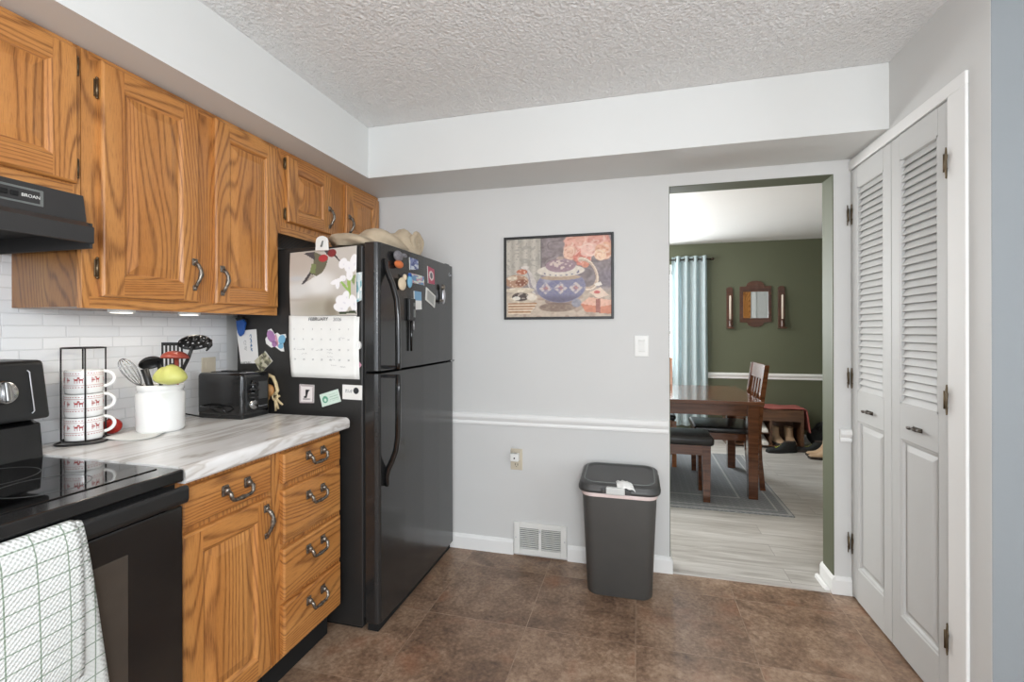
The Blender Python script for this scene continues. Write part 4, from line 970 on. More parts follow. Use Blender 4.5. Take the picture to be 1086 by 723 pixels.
rl_ = thing('ladle', 'brick red ladle with its bowl upside down in the white crock', 'ladle', CC+Vector((0, 0, .02)))
stick(rl_, cpt(.045, .02, .016), cpt(.080, -.030, .278), 'terracotta', .007); bowl(rl_, cpt(.084, -.044, .268), .044, 'terracotta', Matrix.Rotation(PI*.97, 4, Vector(RI)), depth=.62)
pf = thing('pasta_server', 'black pasta server with holes and teeth leaning right in the crock', 'pasta server', CC+Vector((0, 0, .02)))
MB().tube([cpt(.01, .0, .016), cpt(.055, .008, .18), cpt(.098, .006, .265), cpt(.116, .004, .312)], .006, 10).build('handle', MT['blackm'], pf)
tl_ = Matrix.Translation(cpt(.130, -.006, .322)) @ Matrix.Rotation(-.35, 4, Vector(FW)) @ Matrix.Rotation(PI*.80, 4, Vector(RI))
pm = MB(); R2 = .047
prof = [(R2*math.sin(t), -R2*.42*math.cos(t)) for t in np.linspace(.12, PI/2, 9)]
n_ = 28; vs = []; fs = []
for rr_, zz in prof:
    for k in range(n_): vs.append(tl_ @ Vector((rr_*math.cos(2*PI*k/n_)*1.15, rr_*math.sin(2*PI*k/n_)*.8, zz)))
for i in range(len(prof)-1):
    for k in range(n_):
        if i in (2, 5) and k % 3 == 0: continue
        fs.append([i*n_+k, i*n_+(k+1) % n_, (i+1)*n_+(k+1) % n_, (i+1)*n_+k])
pm.add(vs, fs, 0, True)
po = pm.build('bowl', MT['blackm'], pf, recalc=False); modifier_solid(po, .003)
th_ = MB()
for k in range(6):
    a = -1.1+2.2*k/5+.2; p = Vector((R2*1.13*math.cos(a), R2*.78*math.sin(a), 0)); th_.tube([tl_ @ p, tl_ @ (p+Vector((.002, 0, .012))), tl_ @ (p*.92+Vector((0, 0, .024)))], .0055, 8, radii=[.006, .005, .003])
th_.build('teeth', MT['blackm'], pf)
lg = thing('silicone_mitt', 'lime green silicone pinch mitt hooked over the rim of the white crock', 'mitt', cpt(.09, -.07, .17))
B = bmesh.new(); bmesh.ops.create_uvsphere(B, u_segments=32, v_segments=18, radius=1); c = cpt(.090, -.076, .203)
for v in B.verts:
    p = v.co.copy(); q = 1-.16*math.exp(-((p.x+.25)/.16)**2)*(1 if p.z > -.3 else .2); zz = p.z*(.034 if p.z > 0 else .026); 
    v.co = c+RI*(p.x*.056*(1-.12*max(0, p.z)))+FW*(p.y*.040)*q+Vector((0, 0, zz*q+.012*(1-p.x*p.x)*max(0, p.z)))
MB().bm(B, smooth=True).build('shell', MT['lime'], lg)
MB().tube([cpt(.078+.018*math.cos(a), -.106+.003*math.sin(a), .208+.012*math.sin(a)) for a in np.linspace(.3, PI-.3, 10)], .003, 6).build('grip_ridge', MT['lime'], lg)
# napkin
nk_ = MB().grid(lambda u, v: (-1.80+.15*u+.02*math.sin(5*v)+.012*v, 1.17+.16*v+.02*u, ZC+.0025+.004*max(0, math.sin(u*5+v*4))), 16, 16)
nko = nk_.build('paper_napkin', MT['paper'], recalc=False); modifier_solid(nko, .001, 1); tag(nko, 'crumpled white paper napkin lying in front of the white crock', 'napkin')
nko.location = (.025, .005, 0)
# toaster
TX0, TX1, TY0, TY1 = -1.800, -1.566, 1.590, 1.745
ts = thing('toaster', 'black two-slice toaster on the counter against the refrigerator', 'toaster', (-1.68, 1.667, ZC))
b = MB(); b.box((TX0, TY0, ZC+.012), (TX1, TY1, ZC+.190), .016, 4, smooth=True); b.build('body', MT['black'], ts)
MB().box((TX0+.006, TY0+.004, ZC), (TX1-.004, TY1-.004, ZC+.022), .004).build('base', MT['blackm'], ts)
sl = MB().box((TX0+.03, TY0+.042, ZC+.1895), (TX1-.04, TY0+.062, ZC+.1915)).box((TX0+.03, TY1-.062, ZC+.1895), (TX1-.04, TY1-.042, ZC+.1915)); sl.build('slot', MT['matteblack'], ts)
fp = MB().box((TX1-.004, TY0+.018, ZC+.03), (TX1+.004, TY1-.018, ZC+.172), .003); fpo = fp.build('control_face', MT['blackm'], ts)
MB().box((TX1+.003, TY0+.024, ZC+.115), (TX1+.024, TY0+.070, ZC+.128), .004).cyl((TX1+.01, TY0+.047, ZC+.10), (TX1+.01, TY0+.047, ZC+.16), .007, 10).build('lever', MT['black'], fpo)
kb = MB()
for k in range(4): kb.lathe([(.016, -.003), (.018, 0), (.016, .003)], (TX1+.010, TY0+.048, ZC+.088+.018*k), 16)
kb.build('spring_guide', MT['blackm'], fpo)
MB().lathe([(.020, 0), (.020, .012), (.016, .016), (0, .016)], (TX1+.004, TY0+.050, ZC+.058), 24, axis='x').build('browning_knob', MT['steel'], fpo)
MB().box((TX1+.003, TY0+.085, ZC+.075), (TX1+.006, TY0+.132, ZC+.150), .002).build('button_panel', MT['lid'], fpo)
tx = MB()
for k in range(9): tx.box((TX1+.0038, TY0+.084+.0056*k, ZC+.042), (TX1+.0046, TY0+.084+.0056*k+.0036, ZC+.047+.003*(k == 0)))
tx.build('lettering', MT['silver'], fpo)
crd = MB().tube([(-1.795, 1.60, ZC+.045), (-1.76, 1.575, ZC+.052), (-1.70, 1.565, ZC+.050), (-1.64, 1.566, ZC+.046), (-1.625, 1.567, ZC+.036), (-1.66, 1.566, ZC+.018), (-1.73, 1.558, ZC+.012), (-1.80, 1.54, ZC+.024), (-1.83, 1.51, ZC+.034), (-1.80, 1.475, ZC+.028), (-1.775, 1.465, ZC+.012), (-1.80, 1.46, ZC+.004), (-1.845, 1.48, ZC+.004)], .0034, 8)
crd.build('power_cord', MT['black'], ts)

def outlet_plate(root, c, axis, w_, h_, holes=True, mat='ivory'):
    pass
bo = thing('wall_outlet', 'ivory wall outlet on the tiled backsplash above the toaster', 'outlet', (XW+.006, 1.70, 1.09))
MB().box((XW+.006, 1.665, 1.065), (XW+.012, 1.735, 1.18), .002).build('plate', MT['ivory'], bo)
MB().box((XW+.0118, 1.683, 1.083), (XW+.014, 1.717, 1.115), .001).box((XW+.0118, 1.683, 1.130), (XW+.014, 1.717, 1.162), .001).build('socket', MT['ivory'], bo)

# ------------------------------------------------------------------ back wall items
# painting print
def teapot_fn(U, V):
    n = vn(U, V, 22, 3); n2 = vn(U, V, 50, 4); big = vn(U, V, 6, 8)
    img = np.zeros(U.shape+(3,))+np.array([124, 112, 114.]); img = img+((vn(U+.3*vn(U, V, 9, 2), V, 26, 5))[..., None]-.5)*44
    img = over(img, sm(.35, .33, U)*sm(.62, .5, V), (188, 182, 170)); img = img+(np.where(U < .34, np.sin(U*75)*14*(V < .58), 0))[..., None]
    img = over(img, (sm(.35, .33, U)*sm(.62, .5, V))*sm(.55, .75, n2)*.6, (132, 128, 120)); img = over(img, sm(.345, .335, np.abs(U-.345)+.335)*(V < .4)*.8, (92, 88, 88))
    img = over(img, sm(.62, .78, V+.05*big), (196, 178, 158)); img = over(img, sm(.62, .78, V)*sm(.5, .7, n), (172, 148, 130))
    img = over(img, sm(.8, 1, U)*sm(.35, .5, V)*sm(.66, .6, V)*.7, (110, 100, 116))
    for cx, cy, r_, c in ((.70, .10, .17, (226, 164, 144)), (.88, .08, .15, (220, 150, 132)), (.62, .2, .09, (232, 186, 160)), (.74, .26, .11, (214, 120, 102)), (.80, .17, .10, (236, 186, 170)), (.94, .20, .11, (226, 166, 132)), (.90, .24, .075, (240, 200, 164)), (.76, .34, .05, (214, 132, 104))):
        e_ = ell(U, V, cx, cy, r_*.8, r_); sw = np.sin(e_*11+np.arctan2(V-cy, U-cx)*2+5*n)
        img = over(img, sm(1.05, .9, e_+.3*(n-.5)), c); img = over(img, sm(1.0, .85, e_)*sm(.2, .9, sw)*sm(.3, .6, n)*.6, (248, 222, 206)); img = over(img, sm(1.0, .85, e_)*sm(-.4, -.95, sw)*sm(.6, .35, n2)*.45, (190, 100, 86))
    # spout
    t = np.clip((V-.36)/.34, 0, 1); cxs = .185+.02*np.sin(t*6)+.17*t**1.5; wds = .022+.06*t**2
    sp = (np.abs(U-cxs) < wds) & (V > .36) & (V < .72); img = over(img, sp.astype(float), (204, 196, 190)); img = over(img, (sp & (np.abs(U-cxs+wds*.5) < wds*.25)).astype(float)*.8, (140, 132, 140)); img = over(img, sm(1.1, .9, ell(U, V, .185, .365, .04, .022)), (216, 208, 200))
    # handle
    hr = ell(U, V, .76, .47, .105, .19, -.25); img = over(img, ((np.abs(hr-1) < .13) & (U > .70)).astype(float), (198, 172, 150)); img = over(img, ((np.abs(hr-1.05) < .04) & (U > .70)).astype(float), (236, 220, 200))
    img = over(img, sm(1.04, .96, ell(U, V, .53, .80, .15, .05)), (140, 120, 112)); img = over(img, sm(1.05, .9, ell(U, V, .50, .88, .18, .06))*(.4+.6*n2), (104, 80, 66))
    # body
    e_ = ell(U, V, .53, .62, .235, .20); img = over(img, sm(1.03, .98, e_), (124, 124, 152)); dia = np.abs(((U-.53)*7+.5) % 1-.5)+np.abs((V-.64)*6) 
    img = over(img, sm(1.0, .95, e_)*sm(.52, .40, dia), (206, 194, 190)); img = over(img, sm(1.0, .95, e_)*sm(.26, .14, dia), (182, 126, 122)); img = over(img, sm(1.0, .95, e_)*sm(.55, .7, n2)*.5, (84, 84, 128)); img = over(img, sm(.6, .2, ell(U, V, .40, .54, .1, .09))*.4, (214, 214, 226))
    img = over(img, sm(1.0, .95, e_)*sm(.70, .78, V)*.6, (70, 62, 84))
    img = over(img, sm(1.05, .95, ell(U, V, .53, .505, .19, .035)), (176, 152, 128)); img = over(img, sm(1.05, .97, ell(U, V, .53, .42, .225, .075)), (222, 212, 198)); img = over(img, sm(1.04, .97, ell(U, V, .53, .42, .225, .075))*sm(.85, .8, ell(U, V, .53, .40, .225, .075))*0+(sm(.1, .05, np.abs(ell(U, V, .53, .425, .2, .06)-.9))*(np.sin(U*120) > .3)*(V > .42)), (104, 100, 124))
    img = over(img, sm(1.04, .95, ell(U, V, .53, .355, .145, .085)), (150, 122, 134)); img = over(img, sm(1.0, .8, ell(U, V, .53, .345, .12, .065))*sm(.45, .6, n2), (206, 186, 176)); img = over(img, sm(1.1, .9, ell(U, V, .525, .262, .035, .022)), (176, 152, 140))
    img = over(img, sm(1, .8, ell(U, V, .68, .83, .05, .06))*.8, (130, 136, 156))
    # left pastries
    for cx, cy, rx, ry, c in ((.10, .54, .12, .085, (176, 132, 104)), (.15, .56, .06, .045, (128, 72, 50)), (.155, .42, .055, .035, (190, 104, 74)), (.06, .50, .05, .03, (214, 196, 170)), (.13, .655, .15, .035, (216, 202, 178)), (.16, .75, .15, .075, (206, 190, 166)), (.14, .74, .085, .055, (70, 58, 54)), (.25, .75, .05, .04, (232, 222, 206)), (.10, .76, .04, .025, (232, 226, 216))):
        img = over(img, sm(1.05, .92, ell(U, V, cx, cy, rx, ry)), c); img = over(img, sm(1.0, .8, ell(U, V, cx, cy, rx, ry))*sm(.55, .75, n2)*.6, (238, 226, 206))
    for k in range(4): img = over(img, sm(.012, .006, np.abs(V-.83-.035*k-.04*((U-.15)/.2)**2*0+.0))*(U < .30-.02*k)*(U > .02), (168, 116, 74)); img = over(img, sm(.010, .005, np.abs(V-.846-.035*k))*(U < .30-.02*k)*(U > .02), (234, 216, 190))
    # right box and envelope
    img = over(img, poly_mask(U, V, [(.72, .84), (.80, .76), (1, .80), (1, .97), (.76, .94)]), (206, 122, 88)); img = over(img, poly_mask(U, V, [(.72, .84), (.80, .76), (1, .80), (1, .86), (.9, .88)]), (230, 176, 150)); img = over(img, poly_mask(U, V, [(.86, .79), (.9, .78), (.9, .96), (.86, .95)]), (150, 84, 72)); img = over(img, poly_mask(U, V, [(.80, .70), (.90, .64), (.98, .74), (.88, .78)]), (232, 206, 184)); img = over(img, sm(1.1, .8, ell(U, V, .87, .70, .03, .02)), (206, 92, 86)); img = over(img, poly_mask(U, V, [(.84, .6), (.90, .57), (.92, .61), (.87, .63)]), (238, 230, 218))
    img = img*.82+np.array([196, 182, 172.])*.18
    return img+(n2[..., None]-.5)*18
pt = thing('framed_picture', 'framed teapot and flowers still life picture on the back wall', 'picture', (-.43, YB, 1.36))
px0, px1, pz0, pz1 = -.742, -.117, 1.360, 1.836
f_ = MB(); t_ = .014
f_.box((px0, YB-.016, pz0), (px0+t_, YB-.0005, pz1), .002).box((px1-t_, YB-.016, pz0), (px1, YB-.0005, pz1), .002).box((px0+t_, YB-.016, pz0), (px1-t_, YB-.0005, pz0+t_), .002).box((px0+t_, YB-.016, pz1-t_), (px1-t_, YB-.0005, pz1), .002)
f_.build('frame', MT['blackm'], pt)
raster('picture', 170, 128, teapot_fn, lambda u, v: (px0+t_+(px1-px0-2*t_)*u, YB-.008, pz1-t_-(pz1-pz0-2*t_)*v), pt)
# switch
sw = thing('light_switch', 'white rocker light switch on the back wall beside the doorway', 'light switch', (.029, YB, 1.154))
MB().box((-.008, YB-.006, 1.154), (.066, YB-.0003, 1.268), .002).build('plate', MT['white'], sw)
MB().prism([(YB-.006, 1.180), (YB-.0085, 1.182), (YB-.0115, 1.240), (YB-.006, 1.243)], 'x', .013, .045).build('rocker', MT['white'], sw)
# outlet with plug-in
ou = thing('wall_outlet', 'ivory wall outlet with a white plug-in below the chair rail', 'outlet', (-.67, YB, .49))
MB().box((-.706, YB-.006, .490), (-.636, YB-.0003, .612), .002).build('plate', MT['ivory'], ou)
so = MB().box((-.688, YB-.008, .506), (-.654, YB-.0055, .536), .001); soo = so.build('socket', MT['ivory'], ou)
MB().box((-.680, YB-.0086, .516), (-.677, YB-.0078, .528)).box((-.665, YB-.0086, .516), (-.662, YB-.0078, .528)).box((-.673, YB-.0086, .508), (-.669, YB-.0078, .512)).build('slot', MT['matteblack'], soo)
pn_ = thing('night_light', 'white plug-in night light with a clear shade in the wall outlet', 'night light', (-.674, YB-.006, .545))
MB().box((-.702, YB-.040, .545), (-.652, YB-.0062, .590), .005).build('body', MT['white'], pn_)
MB().box((-.680, YB-.0415, .560), (-.672, YB-.0395, .570), .001).build('sensor', MT['blackm'], pn_)
MB().prism([(-.677+.026*math.cos(a), .590+.045*math.sin(a)) for a in np.linspace(0, PI, 14)], 'y', YB-.024, YB-.020).build('shade', MT['glass'], pn_)
# floor register
vt = thing('wall_register', 'white metal air register at the bottom of the back wall', 'vent', (-.533, YB, 0))
x0, x1, z0, z1 = -.686, -.380, .012, .192
v_ = MB(); bw = .034
v_.box((x0, YB-.016, z0), (x0+bw, YB-.0005, z1), .003).box((x1-bw, YB-.016, z0), (x1, YB-.0005, z1), .003).box((x0+bw, YB-.016, z0), (x1-bw, YB-.0005, z0+bw*.9), .003).box((x0+bw, YB-.016, z1-bw*.9), (x1-bw, YB-.0005, z1), .003)
v_.box((-.541, YB-.015, z0+.03), (-.525, YB-.0005, z1-.03), .002)
v_.build('frame', MT['white'], vt)
v_ = MB().box((x0+.02, YB-.003, z0+.02), (x1-.02, YB-.0008, z1-.02)); v_.build('backing', MT['greyvent'], vt)
for xa, xb in ((x0+bw, -.541), (-.525, x1-bw)):
    v_ = MB()
    for k in range(11):
        zc = z0+bw*.9+.006+.0106*k; v_.prism([(YB-.013, zc-.003), (YB-.0145, zc-.0015), (YB-.006, zc+.0015), (YB-.005, zc+.0002)], 'x', xa, xb)
    v_.build('slats', MT['white'], vt)
v_ = MB().sphere((-.533, YB-.017, z1-.044), .005, n=10); v_.build('lever', MT['silver'], vt)
v_ = MB(); 
for xs_ in (x0+.012, x1-.012): v_.sphere((xs_, YB-.016, .105), (.004, .002, .004), n=8)
v_.build('screw', MT['silver'], vt)

# ------------------------------------------------------------------ trash can
tc = thing('trash_can', 'dark grey plastic trash can with lid against the back wall', 'trash can', (-.083, 2.46, 0))
def rrect(cx, cy, hx, hy, r, n=6):
    pts = []
    for (sx, sy, a0) in ((1, 1, 0), (-1, 1, PI/2), (-1, -1, PI), (1, -1, 3*PI/2)):
        for k in range(n+1):
            a = a0+PI/2*k/n; pts.append((cx+sx*(hx-r)+r*math.cos(a), cy+sy*(hy-r)+r*math.sin(a)))
    return pts
def loft(mb, rings, m=0, cap0=True, cap1=True, smooth=True):
    n = len(rings[0][0]); vs = [(x, y, z) for ps, z in rings for x, y in ps]
    fs = [[i*n+k, i*n+(k+1) % n, (i+1)*n+(k+1) % n, (i+1)*n+k] for i in range(len(rings)-1) for k in range(n)]
    mb.add(vs, fs, m, smooth)
    if cap0: mb.add(vs[:n], [list(range(n))[::-1]], m)
    if cap1: mb.add(vs[-n:], [list(range(n))], m)
    return mb
TCX, TCY = -.083, 2.463
cb = MB(); loft(cb, [(rrect(TCX, TCY, .150, .118, .05), 0), (rrect(TCX, TCY, .156, .124, .052), .008), (rrect(TCX, TCY, .178, .146, .055), .50), (rrect(TCX, TCY, .178, .146, .055), .512)])
cb.build('bin', MT['grey'], tc)
lb = MB(); loft(lb, [(rrect(TCX, TCY, .1795, .1475, .055), .490), (rrect(TCX, TCY, .1815, .1495, .056), .493), (rrect(TCX, TCY, .1815, .1495, .056), .512), (rrect(TCX, TCY, .176, .143, .05), .514)])
lb.build('bag_edge', MT['pink'], tc)['label'] = 'pale pink liner edge'
ldm = MB(); tiltl = lambda z, k=0: z
rings = [(rrect(TCX, TCY, .184, .152, .058), .514), (rrect(TCX, TCY, .193, .161, .062), .513), (rrect(TCX, TCY, .196, .164, .064), .520), (rrect(TCX, TCY, .196, .164, .064), .530), (rrect(TCX, TCY, .191, .159, .062), .534), (rrect(TCX, TCY, .190, .158, .062), .545), (rrect(TCX, TCY, .184, .151, .060), .552), (rrect(TCX, TCY, .172, .137, .055), .556), (rrect(TCX, TCY, .166, .131, .053), .556), (rrect(TCX, TCY, .163, .128, .05), .552), (rrect(TCX, TCY, .150, .112, .045), .551)]
loft(ldm, rings)
def lid_tilt(mb):
    for v in mb.v: v.z += (v.y-TCY+.16)*.075*max(0, min(1, (v.z-.512)/.03))
lid_tilt(ldm); ldo = ldm.build('lid', MT['lid'], tc)
rm = MB(); rm.tube([(x, y, .5565) for x, y in rrect(TCX, TCY, .169, .134, .054)], .0026, 6, closed=True); lid_tilt(rm); rm.build('lid_ridge', MT['greyplate'], ldo)
lt = MB().box((TCX-.058, TCY-.174, .513), (TCX+.030, TCY-.150, .547), .005); lt.build('latch', MT['lightgrey'], ldo)['label'] = 'light grey latch'
lt = MB().box((TCX+.030, TCY-.171, .515), (TCX+.058, TCY-.150, .538), .004).box((TCX-.080, TCY-.171, .515), (TCX-.058, TCY-.150, .538), .004); lt.build('latch_mount', MT['lid'], ldo)
bgk = MB().grid(lambda u, v: (TCX-.005+.085*u*(1-.3*v)-.01*v, TCY-.168+.055*v, .536+.026*min(1, v*2.2)+.010*math.sin(u*PI)*(1-.5*v)+.003*math.sin(u*17+v*5)), 14, 6); bo_ = bgk.build('bag_flap', MT['white'], ldo, recalc=False); modifier_solid(bo_, .001)

# ------------------------------------------------------------------ dining room
rgo = MB().box((-1.7, 3.64, 0), (1.06, 5.30, .008), .003).build('area_rug', MT['rug']); tag(rgo, 'grey patterned rug under the dining table', 'rug')
RZ = .008
tb = thing('dining_table', 'dark cherry dining table beyond the doorway', 'table', (.1, 4.4, RZ))
TX0_, TX1_, TY0_, TY1_ = -.95, .925, 3.87, 4.90
MB().box((TX0_, TY0_, .728), (TX1_, TY1_, .758), .005, 2).build('tabletop', MT['cherry'], tb)
ap = MB().box((TX0_+.07, TY0_+.075, .635), (TX1_-.07, TY0_+.10, .728)).box((TX0_+.07, TY1_-.10, .635), (TX1_-.07, TY1_-.075, .728)).box((TX1_-.10, TY0_+.08, .635), (TX1_-.075, TY1_-.08, .728)).box((TX0_+.075, TY0_+.08, .635), (TX0_+.10, TY1_-.08, .728))
ap.build('apron', MT['cherry'], tb)
for lx in (TX0_+.025, TX1_-.105):
    for ly in (TY0_+.05, TY1_-.13):
        m_ = MB(); cx, cy = lx+.04, ly+.04
        loft(m_, [(rrect(cx, cy, .033, .033, .006, 3), RZ), (rrect(cx, cy, .040, .040, .006, 3), .60), (rrect(cx, cy, .043, .043, .006, 3), .728)], smooth=False)
        m_.build('leg', MT['cherry'], tb)
def make_chair(label, mat='cherry'):
    """local: seat faces -x (front), back at +x; width along y"""
    r = thing('dining_chair', label, 'chair', (0, 0, 0), None)
    W_ = .22
    for s in (-1, 1):
        MB().prism([(-.225, 0), (-.185, 0), (-.185, .43), (-.232, .43)], 'y', s*W_-.02, s*W_+.02).build('front_leg', MT[mat], r, world=False)
        pts = [(.245, 0), (.285, 0), (.262, .25), (.255, .45), (.270, .65), (.315, 1.0), (.280, 1.0), (.232, .65), (.215, .45), (.222, .25)]
        MB().prism(pts, 'y', s*W_-.018, s*W_+.018).build('back_post', MT[mat], r, world=False)
    MB().box((-.225, -W_, .385), (.235, -W_+.022, .445)).box((-.225, W_-.022, .385), (.235, W_, .445)).box((-.225, -W_, .385), (-.2, W_, .445)).box((.215, -W_, .385), (.24, W_, .445)).build('seat_rail', MT[mat], r, world=False)
    MB().box((-.25, -.235, .440), (.225, .235, .490), .020, 4, smooth=True).build('seat', MT['leather'], r, world=False)
    cr = MB(); cr.prism([(.272, .885), (.300, .885), (.318, 1.005), (.288, 1.005)], 'y', -W_-.005, W_+.005, bev=.004); cr.build('crest_rail', MT[mat], r, world=False)
    MB().prism([(.228, .52), (.250, .52), (.256, .57), (.234, .57)], 'y', -W_, W_).build('lower_rail', MT[mat], r, world=False)
    for k in range(4):
        y = -.132+.088*k; MB().prism([(.236, .565), (.250, .565), (.298, .89), (.284, .89)], 'y', y-.021, y+.021).build('slat', MT[mat], r, world=False)
    return r
ch = make_chair('dark cherry dining chair with slatted back at the right end of the table'); ch.location = (.715, 4.40, RZ)
ch2 = make_chair('amber wood dining chair on the far side of the table by the curtain', 'amber'); ch2.location = (.125, 4.90, RZ); ch2.rotation_euler = (0, 0, PI/2)
bn = thing('dining_bench', 'dark cherry bench with black padded seat in front of the dining table', 'bench', (-.1, 3.93, RZ))
for lx in (-.75, .483):
    for ly in (3.775, 4.045): MB().prism([(lx, RZ), (lx+.05, RZ), (lx+.055, .43), (lx-.005, .43)], 'y', ly, ly+.05).build('leg', MT['cherry'], bn)
MB().box((-.75, 3.785, .355), (.53, 3.81, .432)).box((-.75, 4.06, .355), (.53, 4.085, .432)).box((.505, 3.80, .355), (.53, 4.07, .432)).build('apron', MT['cherry'], bn)
MB().box((-.78, 3.755, .430), (.562, 4.115, .495), .024, 4, smooth=True).build('seat', MT['leather'], bn)
# mirror, sconces
mr = thing('wall_mirror', 'wooden mirror with scalloped frame between two candle sconces on the green wall', 'mirror', (1.345, YF, 1.33))
mx0, mx1, mc = 1.178, 1.515, 1.3465
outer = [(mx0, 1.385), (mx0, 1.802), (mx0+.07, 1.806)]+[(mc+.095*math.cos(a)*1.0, 1.812+.056*math.sin(a)) for a in np.linspace(PI, 0, 11)]+[(mx1-.07, 1.806), (mx1, 1.802), (mx1, 1.385), (mx1-.075, 1.380)]+[(mc+.085*math.cos(a), 1.372-.045*math.sin(a)) for a in np.linspace(0, PI, 11)]+[(mx0+.075, 1.380)]
gx0, gx1, gz0, gz1 = 1.214, 1.480, 1.432, 1.738
MB().prism(outer, 'y', YF-.020, YF-.0005, bev=.003).build('frame', MT['walnut'], mr)
fm = MB(); fm.box((gx0-.012, YF-.026, gz0-.012), (gx0, YF-.018, gz1+.012)).box((gx1, YF-.026, gz0-.012), (gx1+.012, YF-.018, gz1+.012)).box((gx0, YF-.026, gz0-.012), (gx1, YF-.018, gz0)).box((gx0, YF-.026, gz1), (gx1, YF-.018, gz1+.012)); fm.build('inner_moulding', MT['walnut'], mr)
MB().box((gx0, YF-.0225, gz0), (gx1, YF-.0205, gz1)).build('mirror_glass', MT['mirror'], mr)
for sx, lab in ((1.070, 'wooden candle sconce left of the mirror on the green wall'), (1.620, 'wooden candle sconce right of the mirror on the green wall')):
    s_ = thing('candle_sconce', lab, 'sconce', (sx, YF, 1.31))
    MB().prism([(sx-.036, 1.31), (sx+.036, 1.31), (sx+.036, 1.775)]+[(sx+.036*math.cos(a), 1.775+.026*math.sin(a)) for a in np.linspace(.1, PI-.1, 8)]+[(sx-.036, 1.775)], 'y', YF-.018, YF-.0005, bev=.002).build('back_board', MT['walnut'], s_)
    MB().box((sx-.036, YF-.085, 1.31), (sx+.036, YF-.016, 1.325), .002).lathe([(.018, 1.325), (.024, 1.345), (.017, 1.36), (.024, 1.385), (.020, 1.415), (.012, 1.42)], (sx, YF-.052, 0), 16).build('candle_holder', MT['walnut'], s_)
    MB().lathe([(.0, 1.415), (.0115, 1.415), (.0105, 1.690), (.004, 1.70), (0, 1.702)], (sx, YF-.052, 0), 14).build('candle', MT['candle'], s_)
# curtain and rod
rdm = thing('curtain_rod', 'bronze curtain rod over the dining room window', 'curtain rod', (0, YF-.07, 2.14))
MB().cyl((-.95, YF-.07, 2.135), (.865, YF-.07, 2.135), .009, 12).build('rod', MT['rail'], rdm)
for xx in (-.96, .875): MB().sphere((xx, YF-.07, 2.135), .018, n=12).build('finial', MT['rail'], rdm)
MB().cyl((.855, YF, 2.135), (.855, YF-.07, 2.135), .007, 10).build('bracket', MT['rail'], rdm)
def curtain(name, xa, xb, label):
    n = 4
    def fn(u, v):
        z = 2.175-2.02*v; x = xa+(xb-xa)*(u*(1-.0*v)); amp = .040-.008*v
        return (x+.012*math.sin(3*v+u*6)*v, YF-.072+amp*math.sin(u*2*PI*n+.5)+.006*math.sin(u*31+v*3), z)
    o = MB().grid(fn, 90, 30).build(name, MT['curtain'], recalc=False); modifier_solid(o, .002)
    tag(o, label, 'curtain')
    gm = MB()
    for k in range(n*2):
        u = (k*PI-.5)/(2*PI*n)
        if 0 < u < 1: p = fn(u, .02); gm.tube([(p[0]+.0*math.sin(t), p[1]+.026*math.cos(t), 2.135+.026*math.sin(t)) for t in np.linspace(0, 2*PI, 15)[:-1]], .004, 6, closed=True)
    gm.build('grommet', MT['rail'], o)
curtain('curtain', .42, .815, 'pale aqua curtain hanging at the right of the dining window')
# shoe rack bench
sr = thing('shoe_bench', 'low wooden shoe bench with cubbies against the green wall', 'bench', (1.33, 5.85, 0))
SX0, SX1, SY0, SY1 = .98, 1.745, 5.70, 6.00
m_ = MB().box((SX0, SY0, .395), (SX1, SY1, .425), .003); m_.build('top', MT['rack'], sr)
MB().box((SX0, SY0, .30), (SX1, SY0+.02, .395)).build('front_rail', MT['rack'], sr)
for xx in (SX0, SX1-.025): MB().box((xx, SY0+.002, 0), (xx+.025, SY1, .395)).build('side_panel', MT['rack'], sr)
MB().box((1.415, SY0+.005, .02), (1.437, SY1, .395)).build('divider', MT['rack'], sr)
MB().box((SX0+.02, SY0+.004, .158), (1.418, SY1, .174)).build('shelf', MT['rack'], sr)
MB().box((SX0+.02, SY0+.004, .02), (SX1-.02, SY1, .034)).build('bottom', MT['rack'], sr)
MB().box((SX0+.02, SY1-.012, .03), (SX1-.02, SY1-.002, .395)).build('back_panel', MT['rack'], sr)
def blk(u, v):
    # u across x, v over depth; hangs down on the right side
    x = 1.0+.95*u; L = 1.758
    if x <= L: px_, pz_ = x, .430
    else: px_, pz_ = L+.006+.05*min(1, (x-L)/.25), .430-(x-L)*1.25
    y = SY0-.008+(SY1-SY0+.0)*v
    return (px_, y+.006*math.sin(u*14), pz_+.004*math.sin(u*23+v*9)+.010*(1-v)*math.sin(u*6)**2*(1 if x < L else 0))
bl = MB().grid(blk, 60, 20).build('blanket', MT['blanket'], recalc=False); modifier_solid(bl, .010, 1); tag(bl, 'dusty red folded blanket draped over the shoe bench', 'blanket')
